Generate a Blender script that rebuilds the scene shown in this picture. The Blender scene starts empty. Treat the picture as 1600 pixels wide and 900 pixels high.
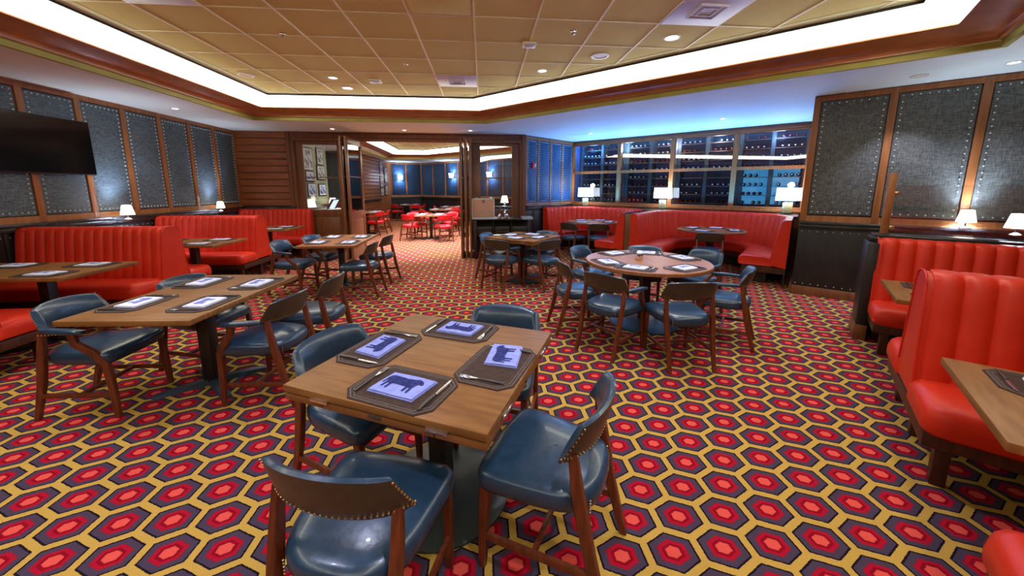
import bpy, bmesh, math, random
from mathutils import Vector, Matrix
random.seed(7)
PI = math.pi
sc = bpy.context.scene
C = sc.collection
def R(a): return math.radians(a)

# ------------------------------------------------------------------ camera
F_PX, CY, PITCH, YAW, ROLL, EYE = 564.6, 385.3, 0.16021, 0.07945, 0.00234, 1.56
cam = bpy.data.cameras.new('camera')
co = bpy.data.objects.new('camera', cam); C.objects.link(co)
fw = Vector((math.sin(YAW)*math.cos(PITCH), math.cos(YAW)*math.cos(PITCH), -math.sin(PITCH)))
rt = Vector((math.cos(YAW), -math.sin(YAW), 0)); up = rt.cross(fw)
rr = math.cos(ROLL)*rt + math.sin(ROLL)*up; uu = -math.sin(ROLL)*rt + math.cos(ROLL)*up
M = Matrix((rr, uu, -fw)).transposed().to_4x4(); M.translation = (0, 0, EYE)
co.matrix_world = M
cam.sensor_fit = 'HORIZONTAL'; cam.sensor_width = 36; cam.lens = F_PX/1600*36
cam.shift_y = -(450-CY)/1600; cam.clip_start = 0.02
sc.camera = co

# ------------------------------------------------------------------ exposure, world
sc.view_settings.view_transform = 'Standard'; sc.view_settings.look = 'None'
sc.view_settings.gamma = 1; sc.view_settings.exposure = 0.82
sc.view_settings.use_curve_mapping = False
w = bpy.data.worlds.new('world'); sc.world = w; w.use_nodes = True
w.node_tree.nodes['Background'].inputs[0].default_value = (0.02, 0.025, 0.03, 1)
w.node_tree.nodes['Background'].inputs[1].default_value = 1.0
BAND = 6.0          # strength of the luminous cove band
CAN = 75.0          # watts of one ceiling downlight
BLUE = 50.0         # blue uplight strips on the cellar sill
CANCOL = (0.70, 0.74, 1.0)

# ------------------------------------------------------------------ materials
MATS = {}
def nt(name):
    m = bpy.data.materials.new(name); m.use_nodes = True
    MATS[name] = m; return m, m.node_tree.nodes, m.node_tree.links, m.node_tree.nodes['Principled BSDF']
def setp(b, col=None, rough=.5, metal=0, spec=.5, coat=0):
    if col: b.inputs['Base Color'].default_value = (*col, 1)
    b.inputs['Roughness'].default_value = rough; b.inputs['Metallic'].default_value = metal
    b.inputs['Specular IOR Level'].default_value = spec; b.inputs['Coat Weight'].default_value = coat
def noisy(name, c1, c2, scale=8, stretch=(1,1,1), rough=.5, metal=0, spec=.5, bump=0, coat=0, detail=4, coords='Object', ramp=(.35,.65)):
    m, N, L, b = nt(name); setp(b, c1, rough, metal, spec, coat)
    tc = N.new('ShaderNodeTexCoord'); mp = N.new('ShaderNodeMapping'); mp.inputs['Scale'].default_value = stretch
    no = N.new('ShaderNodeTexNoise'); no.inputs['Scale'].default_value = scale; no.inputs['Detail'].default_value = detail
    cr = N.new('ShaderNodeValToRGB'); cr.color_ramp.elements[0].color = (*c1, 1); cr.color_ramp.elements[1].color = (*c2, 1)
    cr.color_ramp.elements[0].position, cr.color_ramp.elements[1].position = ramp
    L.new(tc.outputs[coords], mp.inputs[0]); L.new(mp.outputs[0], no.inputs['Vector']); L.new(no.outputs[0], cr.inputs[0]); L.new(cr.outputs[0], b.inputs['Base Color'])
    if bump:
        bp = N.new('ShaderNodeBump'); bp.inputs['Strength'].default_value = bump; bp.inputs['Distance'].default_value = .01
        L.new(no.outputs[0], bp.inputs['Height']); L.new(bp.outputs[0], b.inputs['Normal'])
    return m
def emit(name, col, s):
    m, N, L, b = nt(name); setp(b, (0.8,0.8,0.8), .6)
    b.inputs['Emission Color'].default_value = (*col, 1); b.inputs['Emission Strength'].default_value = s; return m
noisy('leather', (.012,.038,.072), (.020,.052,.095), 30, rough=.30, spec=.6, bump=.10, coat=.12)
noisy('leather_outer', (.040,.030,.022), (.058,.042,.028), 30, rough=.36, spec=.5, bump=.12)
noisy('red_leather', (.62,.004,.010), (.70,.008,.016), 30, rough=.36, spec=.5, bump=.08)
noisy('booth_red', (.62,.026,.008), (.68,.034,.011), 6, rough=.42, spec=.32, bump=.03)
noisy('chair_wood', (.095,.020,.007), (.18,.040,.012), 5, (9,9,1.2), rough=.36, spec=.5)
noisy('table_wood', (.19,.078,.020), (.28,.122,.032), 3.2, (1.5,12,4), rough=.46, spec=.30, detail=8)
noisy('table_wood_red', (.25,.090,.030), (.35,.135,.045), 3.2, (12,1.5,4), rough=.40, spec=.35, detail=8)
noisy('edge_wood', (.17,.062,.017), (.25,.095,.027), 3.2, (1.5,14,4), rough=.46, spec=.3, detail=6)
noisy('booth_wood', (.045,.014,.008), (.085,.026,.013), 5, (9,9,1.2), rough=.4, spec=.4)
noisy('wall_wood', (.23,.072,.020), (.34,.108,.034), 2.2, (1.2,1.2,14), rough=.38, spec=.5, detail=6)
noisy('stud_wood', (.27,.098,.028), (.38,.145,.044), 2.2, (12,12,1.0), rough=.4, spec=.4, detail=6)
noisy('door_wood', (.16,.060,.022), (.24,.088,.034), 2.2, (12,12,1.0), rough=.36, spec=.5, detail=6)
noisy('crown_wood', (.30,.098,.026), (.42,.14,.040), 1.5, (3,3,16), rough=.34, spec=.5, detail=6)
noisy('dark_panel', (.012,.011,.012), (.022,.019,.019), 4, (6,6,1), rough=.42, spec=.45)
noisy('dark_rail', (.016,.018,.020), (.028,.028,.028), 6, rough=.26, spec=.6)
noisy('soffit_paint', (.80,.93,.84), (.84,.96,.88), 3, rough=.7, spec=.25)
noisy('olive_trim', (.36,.33,.06), (.42,.38,.08), 5, rough=.6)
noisy('tile', (.66,.57,.20), (.86,.76,.30), 240, rough=.85, spec=.15, bump=.35, detail=2)
noisy('tile_lit_edge', (.74,.80,.50), (.84,.90,.62), 240, rough=.85, spec=.15, bump=.3, detail=2)  # paler tile colour, paints in the light fringe beside the cove band
noisy('grid_metal', (.90,.86,.62), (.93,.89,.66), 5, rough=.5)
noisy('vent_white', (.60,.58,.72), (.68,.66,.80), 5, rough=.5)
noisy('black_metal', (.008,.008,.009), (.014,.014,.015), 20, rough=.35, spec=.5)
noisy('base_metal', (.030,.038,.038), (.048,.058,.058), 3, rough=.42, spec=.5)
noisy('blue_base', (.020,.045,.075), (.03,.06,.10), 3, rough=.38, spec=.5)
noisy('chrome', (.75,.75,.78), (.8,.8,.82), 5, rough=.16, metal=1)
noisy('nail', (.80,.82,.80), (.88,.9,.88), 5, rough=.3, metal=.4)
noisy('brass', (.55,.42,.20), (.62,.48,.24), 5, rough=.28, metal=1)
noisy('steel', (.60,.60,.62), (.66,.66,.68), 40, rough=.22, metal=1)
noisy('handle_black', (.03,.022,.02), (.08,.06,.05), 160, rough=.3)
noisy('placemat', (.050,.028,.021), (.070,.042,.032), 60, rough=.6, spec=.10, bump=.15)
noisy('stitch', (.12,.095,.08), (.17,.14,.12), 200, rough=.7)
noisy('napkin', (.27,.31,.70), (.34,.38,.80), 40, rough=.85, spec=.1, bump=.25)
noisy('napkin_white', (.70,.74,.90), (.80,.83,.96), 40, rough=.85, spec=.1, bump=.25)
noisy('print_blue', (.018,.022,.11), (.05,.06,.22), 90, rough=.85, spec=.1)
noisy('print_pale', (.16,.19,.50), (.28,.32,.66), 90, rough=.85, spec=.1)
noisy('olive_glass', (.42,.40,.20), (.50,.48,.26), 3, rough=.15, spec=.6)
noisy('screen', (.004,.004,.005), (.006,.006,.007), 3, rough=.12, spec=.6)
noisy('red_plastic', (.65,.01,.01), (.7,.015,.015), 5, rough=.35)
noisy('white_plastic', (.72,.72,.70), (.78,.78,.76), 5, rough=.4)
noisy('cork_board', (.42,.20,.13), (.58,.33,.24), 24, (1,1,5), rough=.6)
noisy('grey_top', (.30,.36,.44), (.36,.42,.5), 10, rough=.3)
noisy('green_wall', (.30,.34,.20), (.36,.40,.26), 6, rough=.7)
noisy('bottle_glass', (.006,.012,.010), (.012,.02,.016), 5, rough=.12, spec=.7)
noisy('foil_red', (.35,.012,.02), (.42,.02,.03), 5, rough=.3)
noisy('foil_white', (.65,.66,.72), (.75,.76,.8), 5, rough=.3)
noisy('rack_post', (.05,.075,.08), (.065,.09,.095), 6, rough=.45)
noisy('rack_wood', (.16,.12,.11), (.24,.18,.16), 6, (1,1,8), rough=.4)
noisy('wine_wall', (.05,.085,.19), (.06,.10,.24), 2, rough=.6)
noisy('print_grey', (.10,.13,.15), (.50,.55,.56), 9, rough=.5, detail=6, ramp=(.45,.55))
noisy('print_dark', (.03,.05,.20), (.42,.46,.72), 9, rough=.5, detail=6, ramp=(.47,.53))
noisy('mat_board', (.60,.64,.60), (.66,.7,.66), 7, rough=.6)
noisy('lilac_case', (.22,.12,.52), (.30,.17,.62), 5, rough=.3)
emit('band', (1.0, .97, .80), BAND)
emit('shade', (1.0, .93, .74), 2.2)
emit('shade_big', (1.0, .99, .95), 2.6)
emit('can_lens', (1.0, .95, .98), 4.0)
emit('sconce_glow', (.80, .88, 1.0), 9.0)
emit('blue_led', (.05, .38, 1.0), 10.0)
emit('case_light', (.04, .30, .62), .55)
emit('menu_light', (.35, .62, 1.0), .9)

def woven(name, c1, c2):
    m, N, L, b = nt(name); setp(b, c1, .55, 0, .4)
    tc = N.new('ShaderNodeTexCoord'); out = []
    for st in ((60, 60, 5), (5, 5, 60)):
        mp = N.new('ShaderNodeMapping'); mp.inputs['Scale'].default_value = st
        no = N.new('ShaderNodeTexNoise'); no.inputs['Scale'].default_value = 3; no.inputs['Detail'].default_value = 3
        L.new(tc.outputs['Object'], mp.inputs[0]); L.new(mp.outputs[0], no.inputs['Vector']); out.append(no)
    ad = N.new('ShaderNodeMath'); ad.operation = 'ADD'; L.new(out[0].outputs[0], ad.inputs[0]); L.new(out[1].outputs[0], ad.inputs[1])
    cr = N.new('ShaderNodeValToRGB'); cr.color_ramp.elements[0].position = .85/2+.0; cr.color_ramp.elements[1].position = .62
    cr.color_ramp.elements[0].color = (*c1, 1); cr.color_ramp.elements[1].color = (*c2, 1)
    hf = N.new('ShaderNodeMath'); hf.operation = 'MULTIPLY'; hf.inputs[1].default_value = .5
    L.new(ad.outputs[0], hf.inputs[0]); L.new(hf.outputs[0], cr.inputs[0]); L.new(cr.outputs[0], b.inputs['Base Color'])
    bp = N.new('ShaderNodeBump'); bp.inputs['Strength'].default_value = .25; bp.inputs['Distance'].default_value = .004
    L.new(hf.outputs[0], bp.inputs['Height']); L.new(bp.outputs[0], b.inputs['Normal'])
woven('panel_fabric', (.040,.062,.075), (.17,.225,.255))
woven('panel_fabric_olive', (.055,.060,.055), (.19,.20,.175))
woven('panel_fabric_blue', (.010,.035,.085), (.030,.085,.17))

def glassmat(name, tint=(1,1,1), refl=1.0):
    m, N, L, b = nt(name); N.remove(b)
    out = N['Material Output']; tr = N.new('ShaderNodeBsdfTransparent'); tr.inputs[0].default_value = (*tint, 1)
    gl = N.new('ShaderNodeBsdfGlossy'); gl.inputs['Roughness'].default_value = .0
    fr = N.new('ShaderNodeFresnel'); fr.inputs[0].default_value = 1.5
    mu = N.new('ShaderNodeMath'); mu.operation = 'MULTIPLY'; mu.inputs[1].default_value = refl; mu.use_clamp = True
    mx = N.new('ShaderNodeMixShader'); L.new(fr.outputs[0], mu.inputs[0]); L.new(mu.outputs[0], mx.inputs[0])
    L.new(tr.outputs[0], mx.inputs[1]); L.new(gl.outputs[0], mx.inputs[2]); L.new(mx.outputs[0], out.inputs[0])
glassmat('glass', (.93,.95,.95), 2.6)
glassmat('window_glass', (.80,.84,.86), 2.2)

def carpet():
    m, N, L, b = nt('carpet'); setp(b, (.5,.1,.1), .95, 0, .08)
    AX, AY = .2295, .1655
    tc = N.new('ShaderNodeTexCoord')
    nz = N.new('ShaderNodeTexNoise'); nz.inputs['Scale'].default_value = 90; nz.inputs['Detail'].default_value = 2
    L.new(tc.outputs['Object'], nz.inputs['Vector'])
    sp = N.new('ShaderNodeSeparateXYZ')
    mixv = N.new('ShaderNodeVectorMath'); mixv.operation = 'MULTIPLY_ADD'
    mixv.inputs[1].default_value = (.0065,.0065,0); L.new(nz.outputs['Color'], mixv.inputs[0]); L.new(tc.outputs['Object'], mixv.inputs[2])
    L.new(mixv.outputs[0], sp.inputs[0])
    def ma(op, a, bb=None, c=None):
        n = N.new('ShaderNodeMath'); n.operation = op
        for i, x in enumerate((a, bb, c)):
            if x is None: continue
            if isinstance(x, (int, float)): n.inputs[i].default_value = x
            else: L.new(x, n.inputs[i])
        return n.outputs[0]
    def lattice(ox, oy):
        def cell(v, o, s):
            t = ma('DIVIDE', ma('SUBTRACT', v, o), s)
            f = ma('SUBTRACT', t, ma('ROUND', t)); return ma('ABSOLUTE', ma('MULTIPLY', f, s))
        x = cell(sp.outputs[0], ox+.003, AX); y = cell(sp.outputs[1], oy+.003, 2*AY)
        return ma('MAXIMUM', ma('DIVIDE', x, .0985), ma('DIVIDE', ma('ADD', y, ma('MULTIPLY', x, .46)), .0925))
    d = ma('MINIMUM', lattice(.58, 1.28), lattice(.58+AX/2, 1.28+AY))
    cr = N.new('ShaderNodeValToRGB'); cr.color_ramp.interpolation = 'CONSTANT'
    cols = [(0,(.76,.09,.065)),(.13,(.70,.08,.055)),(.155,(.27,.002,.012)),(.22,(.42,.006,.024)),(.30,(.36,.004,.018)),(.315,(.070,.044,.072)),(.455,(.012,.007,.013)),(.50,(.56,.335,.065))]
    e = cr.color_ramp.elements
    e[0].position = 0; e[0].color = (*cols[0][1],1); e[1].position = .5; e[1].color = (*cols[-1][1],1)
    for p_, c_ in cols[1:-1]:
        q = e.new(p_); q.color = (*c_,1)
    L.new(ma('MULTIPLY', d, .5), cr.inputs[0])
    n2 = N.new('ShaderNodeTexNoise'); n2.inputs['Scale'].default_value = 320; n2.inputs['Detail'].default_value = 2
    L.new(tc.outputs['Object'], n2.inputs['Vector'])
    mr = N.new('ShaderNodeMapRange'); mr.inputs[1].default_value = .3; mr.inputs[2].default_value = .7; mr.inputs[3].default_value = .72; mr.inputs[4].default_value = 1.2
    L.new(n2.outputs[0], mr.inputs[0])
    mx = N.new('ShaderNodeMix'); mx.data_type = 'RGBA'; mx.blend_type = 'MULTIPLY'; mx.inputs[0].default_value = 1
    L.new(cr.outputs[0], mx.inputs[6]); L.new(mr.outputs[0], mx.inputs[7]); L.new(mx.outputs[2], b.inputs['Base Color'])
    bp = N.new('ShaderNodeBump'); bp.inputs['Strength'].default_value = .4; bp.inputs['Distance'].default_value = .004
    L.new(n2.outputs[0], bp.inputs['Height']); L.new(bp.outputs[0], b.inputs['Normal'])
carpet()

# ------------------------------------------------------------------ mesh helpers
class MB:
    def __init__(s): s.v = []; s.f = []; s.m = []
    def add(s, vs, fs, m=0):
        o = len(s.v); s.v += [tuple(p) for p in vs]; s.f += [tuple(i+o for i in f) for f in fs]; s.m += [m]*len(fs); return s
    def box(s, lo, hi, m=0, mat=None, bev=0):
        x0,y0,z0 = lo; x1,y1,z1 = hi
        if bev:
            bev = min(bev, (x1-x0)/2.2, (y1-y0)/2.2, (z1-z0)/2.2)
            bm = bmesh.new(); bmesh.ops.create_cube(bm, size=1)
            for v in bm.verts: v.co = Vector(((x0+x1)/2+v.co.x*(x1-x0), (y0+y1)/2+v.co.y*(y1-y0), (z0+z1)/2+v.co.z*(z1-z0)))
            bmesh.ops.bevel(bm, geom=bm.edges[:], offset=bev, segments=2, affect='EDGES', profile=.5)
            bm.verts.ensure_lookup_table()
            vs = [v.co.copy() for v in bm.verts]; fs = [[v.index for v in f.verts] for f in bm.faces]; bm.free()
        else:
            vs = [Vector(p) for p in ((x0,y0,z0),(x1,y0,z0),(x1,y1,z0),(x0,y1,z0),(x0,y0,z1),(x1,y0,z1),(x1,y1,z1),(x0,y1,z1))]
            fs = [(0,3,2,1),(4,5,6,7),(0,1,5,4),(1,2,6,5),(2,3,7,6),(3,0,4,7)]
        if mat is not None: vs = [mat @ v for v in vs]
        return s.add(vs, fs, m)
    def rings(s, rings, m=0, cap=True, closed=True):      # loft closed rings of equal length
        n = len(rings[0]); vs = [p for r in rings for p in r]; fs = []
        for i in range(len(rings)-1):
            for j in range(n if closed else n-1):
                k = (j+1) % n; fs.append((i*n+j, i*n+k, (i+1)*n+k, (i+1)*n+j))
        if cap:
            fs.append(tuple(reversed(range(n)))); fs.append(tuple((len(rings)-1)*n+j for j in range(n)))
        return s.add(vs, fs, m)
    def prism(s, poly, z0, z1, m=0):
        return s.rings([[(x,y,z0) for x,y in poly], [(x,y,z1) for x,y in poly]], m)
    def lathe(s, prof, n=24, m=0, c=(0,0,0), cap=True):
        return s.rings([[(c[0]+r*math.cos(2*PI*j/n), c[1]+r*math.sin(2*PI*j/n), c[2]+z) for j in range(n)] for r, z in prof], m, cap)
    def bar(s, pts, sizes, m=0, side=None):     # rectangular section swept along points; sizes (a,b)
        pts = [Vector(p) for p in pts]; rs = []
        for i, p in enumerate(pts):
            t = (pts[min(i+1,len(pts)-1)]-pts[max(i-1,0)]).normalized()
            sx = Vector(side) if side else (Vector((1,0,0)) if abs(t.x) < .8 else Vector((0,1,0)))
            b = t.cross(sx).normalized(); a = b.cross(t).normalized()
            sa, sb = sizes[i] if isinstance(sizes, list) else sizes
            c = .22
            loc = [(-1,-1+c),(-1,1-c),(-1+c,1),(1-c,1),(1,1-c),(1,-1+c),(1-c,-1),(-1+c,-1)]
            rs.append([p+a*x*sa/2+b*y*sb/2 for x, y in loc])
        return s.rings(rs, m)
    def tube(s, pts, r, n=8, m=0):
        pts = [Vector(p) for p in pts]; rs = []
        for i, p in enumerate(pts):
            t = (pts[min(i+1,len(pts)-1)]-pts[max(i-1,0)]).normalized()
            sx = Vector((0,0,1)) if abs(t.z) < .9 else Vector((1,0,0))
            b = t.cross(sx).normalized(); a = b.cross(t).normalized()
            q = r[i] if isinstance(r, list) else r
            rs.append([p+a*q*math.cos(2*PI*j/n)+b*q*math.sin(2*PI*j/n) for j in range(n)])
        return s.rings(rs, m)
    def stud(s, p, r=.004, m=0, nrm=None):
        p = Vector(p)
        vs = [p+Vector((0,0,r)), p-Vector((0,0,r))]+[p+Vector((r*.87*math.cos(a*PI/3), r*.87*math.sin(a*PI/3), r*z)) for z in (.5,-.5) for a in range(6)]
        fs = [(0,2+k,2+(k+1)%6) for k in range(6)]+[(1,8+(k+1)%6,8+k) for k in range(6)]+[(2+k,8+k,8+(k+1)%6,2+(k+1)%6) for k in range(6)]
        return s.add(vs, fs, m)
    def build(s, name, mats, parent=None, smooth=True, mat=None, ang=35):
        me = bpy.data.meshes.new(name); vs = s.v
        if mat is not None: vs = [tuple(mat @ Vector(v)) for v in vs]
        me.from_pydata(vs, [], s.f)
        for q in (mats if isinstance(mats, (list, tuple)) else [mats]): me.materials.append(MATS[q])
        me.polygons.foreach_set('material_index', s.m)
        bm = bmesh.new(); bm.from_mesh(me); bmesh.ops.recalc_face_normals(bm, faces=bm.faces[:]); bm.to_mesh(me); bm.free()
        if smooth:
            me.polygons.foreach_set('use_smooth', [True]*len(me.polygons)); me.set_sharp_from_angle(angle=R(ang))
        me.update()
        o = bpy.data.objects.new(name, me); C.objects.link(o)
        if parent: o.parent = parent
        return o
def tag(o, label, cat, group=None, kind=None):
    o['label'] = label; o['category'] = cat
    if group: o['group'] = group
    if kind: o['kind'] = kind
    return o
def thing(name, label, cat, loc=(0,0,0), rz=0, group=None, kind=None):
    o = bpy.data.objects.new(name, None); C.objects.link(o); o.empty_display_size = .1
    o.location = loc; o.rotation_euler = (0,0,rz); return tag(o, label, cat, group, kind)
def struct(o): o['kind'] = 'structure'; return o
def place(o, loc, rz=0): o.location = loc; o.rotation_euler = (0,0,rz); return o
KIDS = {}
def kids(o):
    if o not in KIDS: KIDS[o] = [c for c in C.objects if c.parent == o]
    return KIDS[o]
def clone(o, loc, rz, label=None, group=None, parent=None):
    c = o.copy(); C.objects.link(c); c.parent = parent
    if parent is None:
        c.location = loc; c.rotation_euler = (0,0,rz)
        if label: c['label'] = label
        if group: c['group'] = group
    for k in kids(o): clone(k, None, None, parent=c)
    return c
class Proto:                                    # first use moves the original, later uses copy it
    def __init__(s, o): s.o = o; s.used = False
    def put(s, loc, rz, label, group=None):
        if not s.used:
            s.used = True; kids(s.o)
            for k in kids(s.o): kids(k)
            place(s.o, loc, rz); s.o['label'] = label
            if group: s.o['group'] = group
            return s.o
        return clone(s.o, loc, rz, label, group)

# rotated half of the room: u runs away to the right-back, v to the right-front
UX, UY, VX, VY = .692, .722, .721, -.692
def UV(u, v, z=0): return Vector((UX*u+VX*v, UY*u+VY*v, z))
def UVM(u, v, z=0):    # matrix: local x along v, local y along u
    m = Matrix(((VX, UX, 0, 0), (VY, UY, 0, 0), (0, 0, 1, 0), (0, 0, 0, 1))); m.translation = UV(u, v, z); return m
def frame(A, B):       # matrix: local x from A to B, y to the left of it (into the room for our walls), z up
    A = Vector((A[0],A[1],0)); B = Vector((B[0],B[1],0)); d = (B-A).normalized(); n = Vector((-d.y, d.x, 0))
    m = Matrix(((d.x,n.x,0,0),(d.y,n.y,0,0),(0,0,1,0),(0,0,0,1))); m.translation = A; return m, (B-A).length

ZS, ZC = 2.835, 3.18
# room corners
P0 = (-5.65,-3.5); P1 = (.04,-3.5); pr = UV(6.8, 2.45); P2 = (pr.x, pr.y)
P3 = (4.66, 4.98); pw = UV(9.2, -.09); P4 = (pw.x, pw.y); P5 = (2.53,10.26); P6 = (1.03,9.04); P7 = (-5.65,9.0)

# ------------------------------------------------------------------ floor
struct(MB().box((-9,-4,-.1), (9,21,0)).build('floor', 'carpet', smooth=False))

# ------------------------------------------------------------------ ceilings
T_IN = [(-3.72,-2.6),(-3.72,6.93),(-.16,6.90),(3.82,3.13),(.2,-.65),(-.3,-2.6)]   # inner edge of the tiled tray
def offset(poly, d):       # outward offset of a clockwise polygon
    n = len(poly); out = []
    for i in range(n):
        p, a, b = Vector(poly[i]), Vector(poly[i-1]), Vector(poly[(i+1) % n])
        e1 = (p-a).normalized(); e2 = (b-p).normalized()
        n1 = Vector((-e1.y, e1.x)); n2 = Vector((-e2.y, e2.x)); bs = (n1+n2); bs = bs/(bs.length_squared)*2
        out.append(tuple(p+bs*d))
    return out
def ribbon(mb, poly, prof, m=0):     # sweep open profile [(offset, z)] round a polygon
    rs = [[(x, y, z) for x, y in offset(poly, d)] for d, z in prof]; n = len(poly)
    vs = [p for r in rs for p in r]; fs = []
    for i in range(len(rs)-1):
        for j in range(n):
            k = (j+1) % n; fs.append((i*n+j, i*n+k, (i+1)*n+k, (i+1)*n+j))
    return mb.add(vs, fs, m)
def annulus(outer, inner, z, name, mat):    # flat ceiling with a hole
    bm = bmesh.new(); es = []
    for poly in (outer, inner):
        vs = [bm.verts.new((x, y, z)) for x, y in poly]
        es += [bm.edges.new((vs[i], vs[(i+1) % len(vs)])) for i in range(len(vs))]
    bmesh.ops.triangle_fill(bm, use_beauty=True, edges=es)
    me = bpy.data.meshes.new(name); bm.to_mesh(me); bm.free(); me.materials.append(MATS[mat])
    o = bpy.data.objects.new(name, me); C.objects.link(o); return struct(o)
room = [P0, P7, P6, P5, P4, P3, P2, P1]
SOFF = .62
annulus(room, offset(T_IN, SOFF), ZS, 'ceiling_soffit', 'soffit_paint')
def tray(TIN, name, soff):
    ce = struct(MB().add([(x,y,ZC) for x,y in offset(TIN, .02)], [tuple(range(len(TIN)))]).build('ceiling', 'tile', smooth=False))
    struct(ribbon(MB(), TIN, [(0,ZC-.004),(-.13,ZC-.004),(-.13,ZC+.001)]).build('ceiling_lit_edge', 'tile_lit_edge', ce, smooth=False))  # flat strip whose pale colour stands in for band light on the ceiling edge
    struct(ribbon(MB(), TIN, [(0,ZC),(0,ZC-.03),(.03,ZC-.03),(.03,ZC+.0)]).build('trim_1', 'dark_rail', smooth=False))
    struct(ribbon(MB(), TIN, [(.03,ZC-.006),(soff-.34,3.005)]).build('trim_2', 'band', smooth=False))
    a = soff-.34; pr_ = [(a-.01,3.02),(a-.012,2.998)]
    for k in range(9):
        t = k/8*PI/2; pr_.append((a+.02+(.27)*math.sin(t), 2.905+.09*math.cos(t)))
    pr_ += [(soff-.05,2.893),(soff-.02,2.893)]
    struct(ribbon(MB(), TIN, pr_).build('trim_3', 'crown_wood', ang=50))
    struct(ribbon(MB(), TIN, [(soff-.02,2.893),(soff-.012,2.885),(soff-.012,ZS-.004),(soff+.03,ZS-.004),(soff+.03,ZS+.002)]).build('trim_4', 'olive_trim', smooth=False))
    return ce
ce = tray(T_IN, 'main', SOFF)
# T-bar grid clipped to the tray
def inside_seg(poly, p, d):      # interval of the line p+t*d inside convex-ish polygon
    ts = []
    n = len(poly)
    for i in range(n):
        a, b = poly[i], poly[(i+1) % n]; ex, ey = b[0]-a[0], b[1]-a[1]
        den = d[0]*ey-d[1]*ex
        if abs(den) < 1e-9: continue
        t = ((a[0]-p[0])*ey-(a[1]-p[1])*ex)/den; s = ((a[0]-p[0])*d[1]-(a[1]-p[1])*d[0])/den
        if 0 <= s <= 1: ts.append(t)
    ts.sort(); return [(ts[i], ts[i+1]) for i in range(0, len(ts)-1, 2)]
def grid(TIN, ceil):
    mb = MB(); poly = offset(TIN, -.005)
    for i in range(-14, 14):
        x = -.07+.61*i
        for t0, t1 in inside_seg(poly, (x, 0), (0, 1)): mb.box((x-.008, t0, ZC-.008), (x+.008, t1, ZC-.001))
    for j in range(-14, 26):
        y = 3.7675+.61*j
        for t0, t1 in inside_seg(poly, (0, y), (1, 0)): mb.box((t0, y-.006, ZC-.006), (t1, y+.006, ZC-.001))
    struct(mb.build('ceiling_grid', 'grid_metal', ceil, smooth=False))
grid(T_IN, ce)

# ------------------------------------------------------------------ walls
def wall(name, A, B, z0=0, z1=ZS+.4, mat='dark_panel', th=.12):
    m, L = frame(A, B); return struct(MB().box((-.0,-th,z0), (L, 0, z1)).build(name, mat, mat=m, smooth=False)), m, L
def part(o, mb, name, mats, m, **k):
    c = mb.build(name, mats, o, mat=m, **k); return c
def upholstered(o, m, spans, z0, z1, fabric, sp=.058, r=.0105):
    for a, b in spans:
        f = MB().box((a, 0, z0), (b, .022, z1), bev=.008).build('upholstered_panel', fabric, o, mat=m)
        n = MB(); g = .035
        nx = max(2, round((b-a-2*g)/sp)); nz = max(2, round((z1-z0-2*g)/sp))
        for i in range(nx+1):
            x = a+g+(b-a-2*g)*i/nx; n.stud((x,.024,z0+g), r); n.stud((x,.024,z1-g), r)
        for i in range(1, nz):
            z = z0+g+(z1-z0-2*g)*i/nz; n.stud((a+g,.024,z), r); n.stud((b-g,.024,z), r)
        n.build('nailheads', 'nail', f, mat=m)
def studs(o, m, xs, L, z0, z1, wd=.075, top=.07, bot=.08, mat='stud_wood', d=.035):
    mb = MB()
    for x in xs: mb.box((x-wd/2,0,z0), (x+wd/2,d,z1), bev=.004)
    mb.box((0,0,z1-top), (L,d-.003,z1)); mb.box((0,0,z0), (L,d-.003,z0+bot))
    part(o, mb, 'wood_framing', mat, m)
def rail(o, m, a, b, z=1.02, h=.10, d=.09):
    mb = MB().box((a,0,z+.0), (b,d*.7,z+h*.55), bev=.01).box((a,0,z+h*.55), (b,d,z+h), bev=.012)
    part(o, mb, 'chair_rail', 'dark_rail', m)
def wains(o, m, a, b, groove=.16, nails=(.96,), z0=.1):
    mb = MB(); x = a
    while x < b-.01:
        e = min(x+groove, b); mb.box((x+.003,0,z0), (e-.003,.018,1.02), bev=.004); x = e
    part(o, mb, 'wainscot', 'dark_panel', m)
    n = MB()
    for z in nails:
        k = int((b-a)/.09)
        for i in range(k+1): n.stud((a+.04+(b-a-.08)*i/max(1,k),.02,z), .007)
    part(o, n, 'wainscot_nails', 'nail', m)
def base(o, m, a, b, h=.13, mat='door_wood'):
    part(o, MB().box((a,0,0), (b,.03,h), bev=.006), 'baseboard', mat, m)

# left wall (local x from P7 towards the camera side reversed: A at the back corner)
wl, m, L = wall('wall_left', P7, P0)
ys = [9.0-.04-.6445*i for i in range(19)]
xs = [9.0-y for y in ys]
studs(wl, m, xs, L, 1.12, ZS)
upholstered(wl, m, [(xs[i]+.045, xs[i+1]-.045) for i in range(len(xs)-1)], 1.21, ZS-.08, 'panel_fabric')
rail(wl, m, 0, L); wains(wl, m, 0, L)
struct(wl)
# wall behind the camera and right wall of the right-hand booths
wb, m, L = wall('wall_behind', P0, P1, mat='wall_wood'); rail(wb, m, 0, L)
wr, m, L = wall('wall_right', P1, P2, mat='wall_wood'); rail(wr, m, 0, L); wains(wr, m, 0, L)
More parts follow.
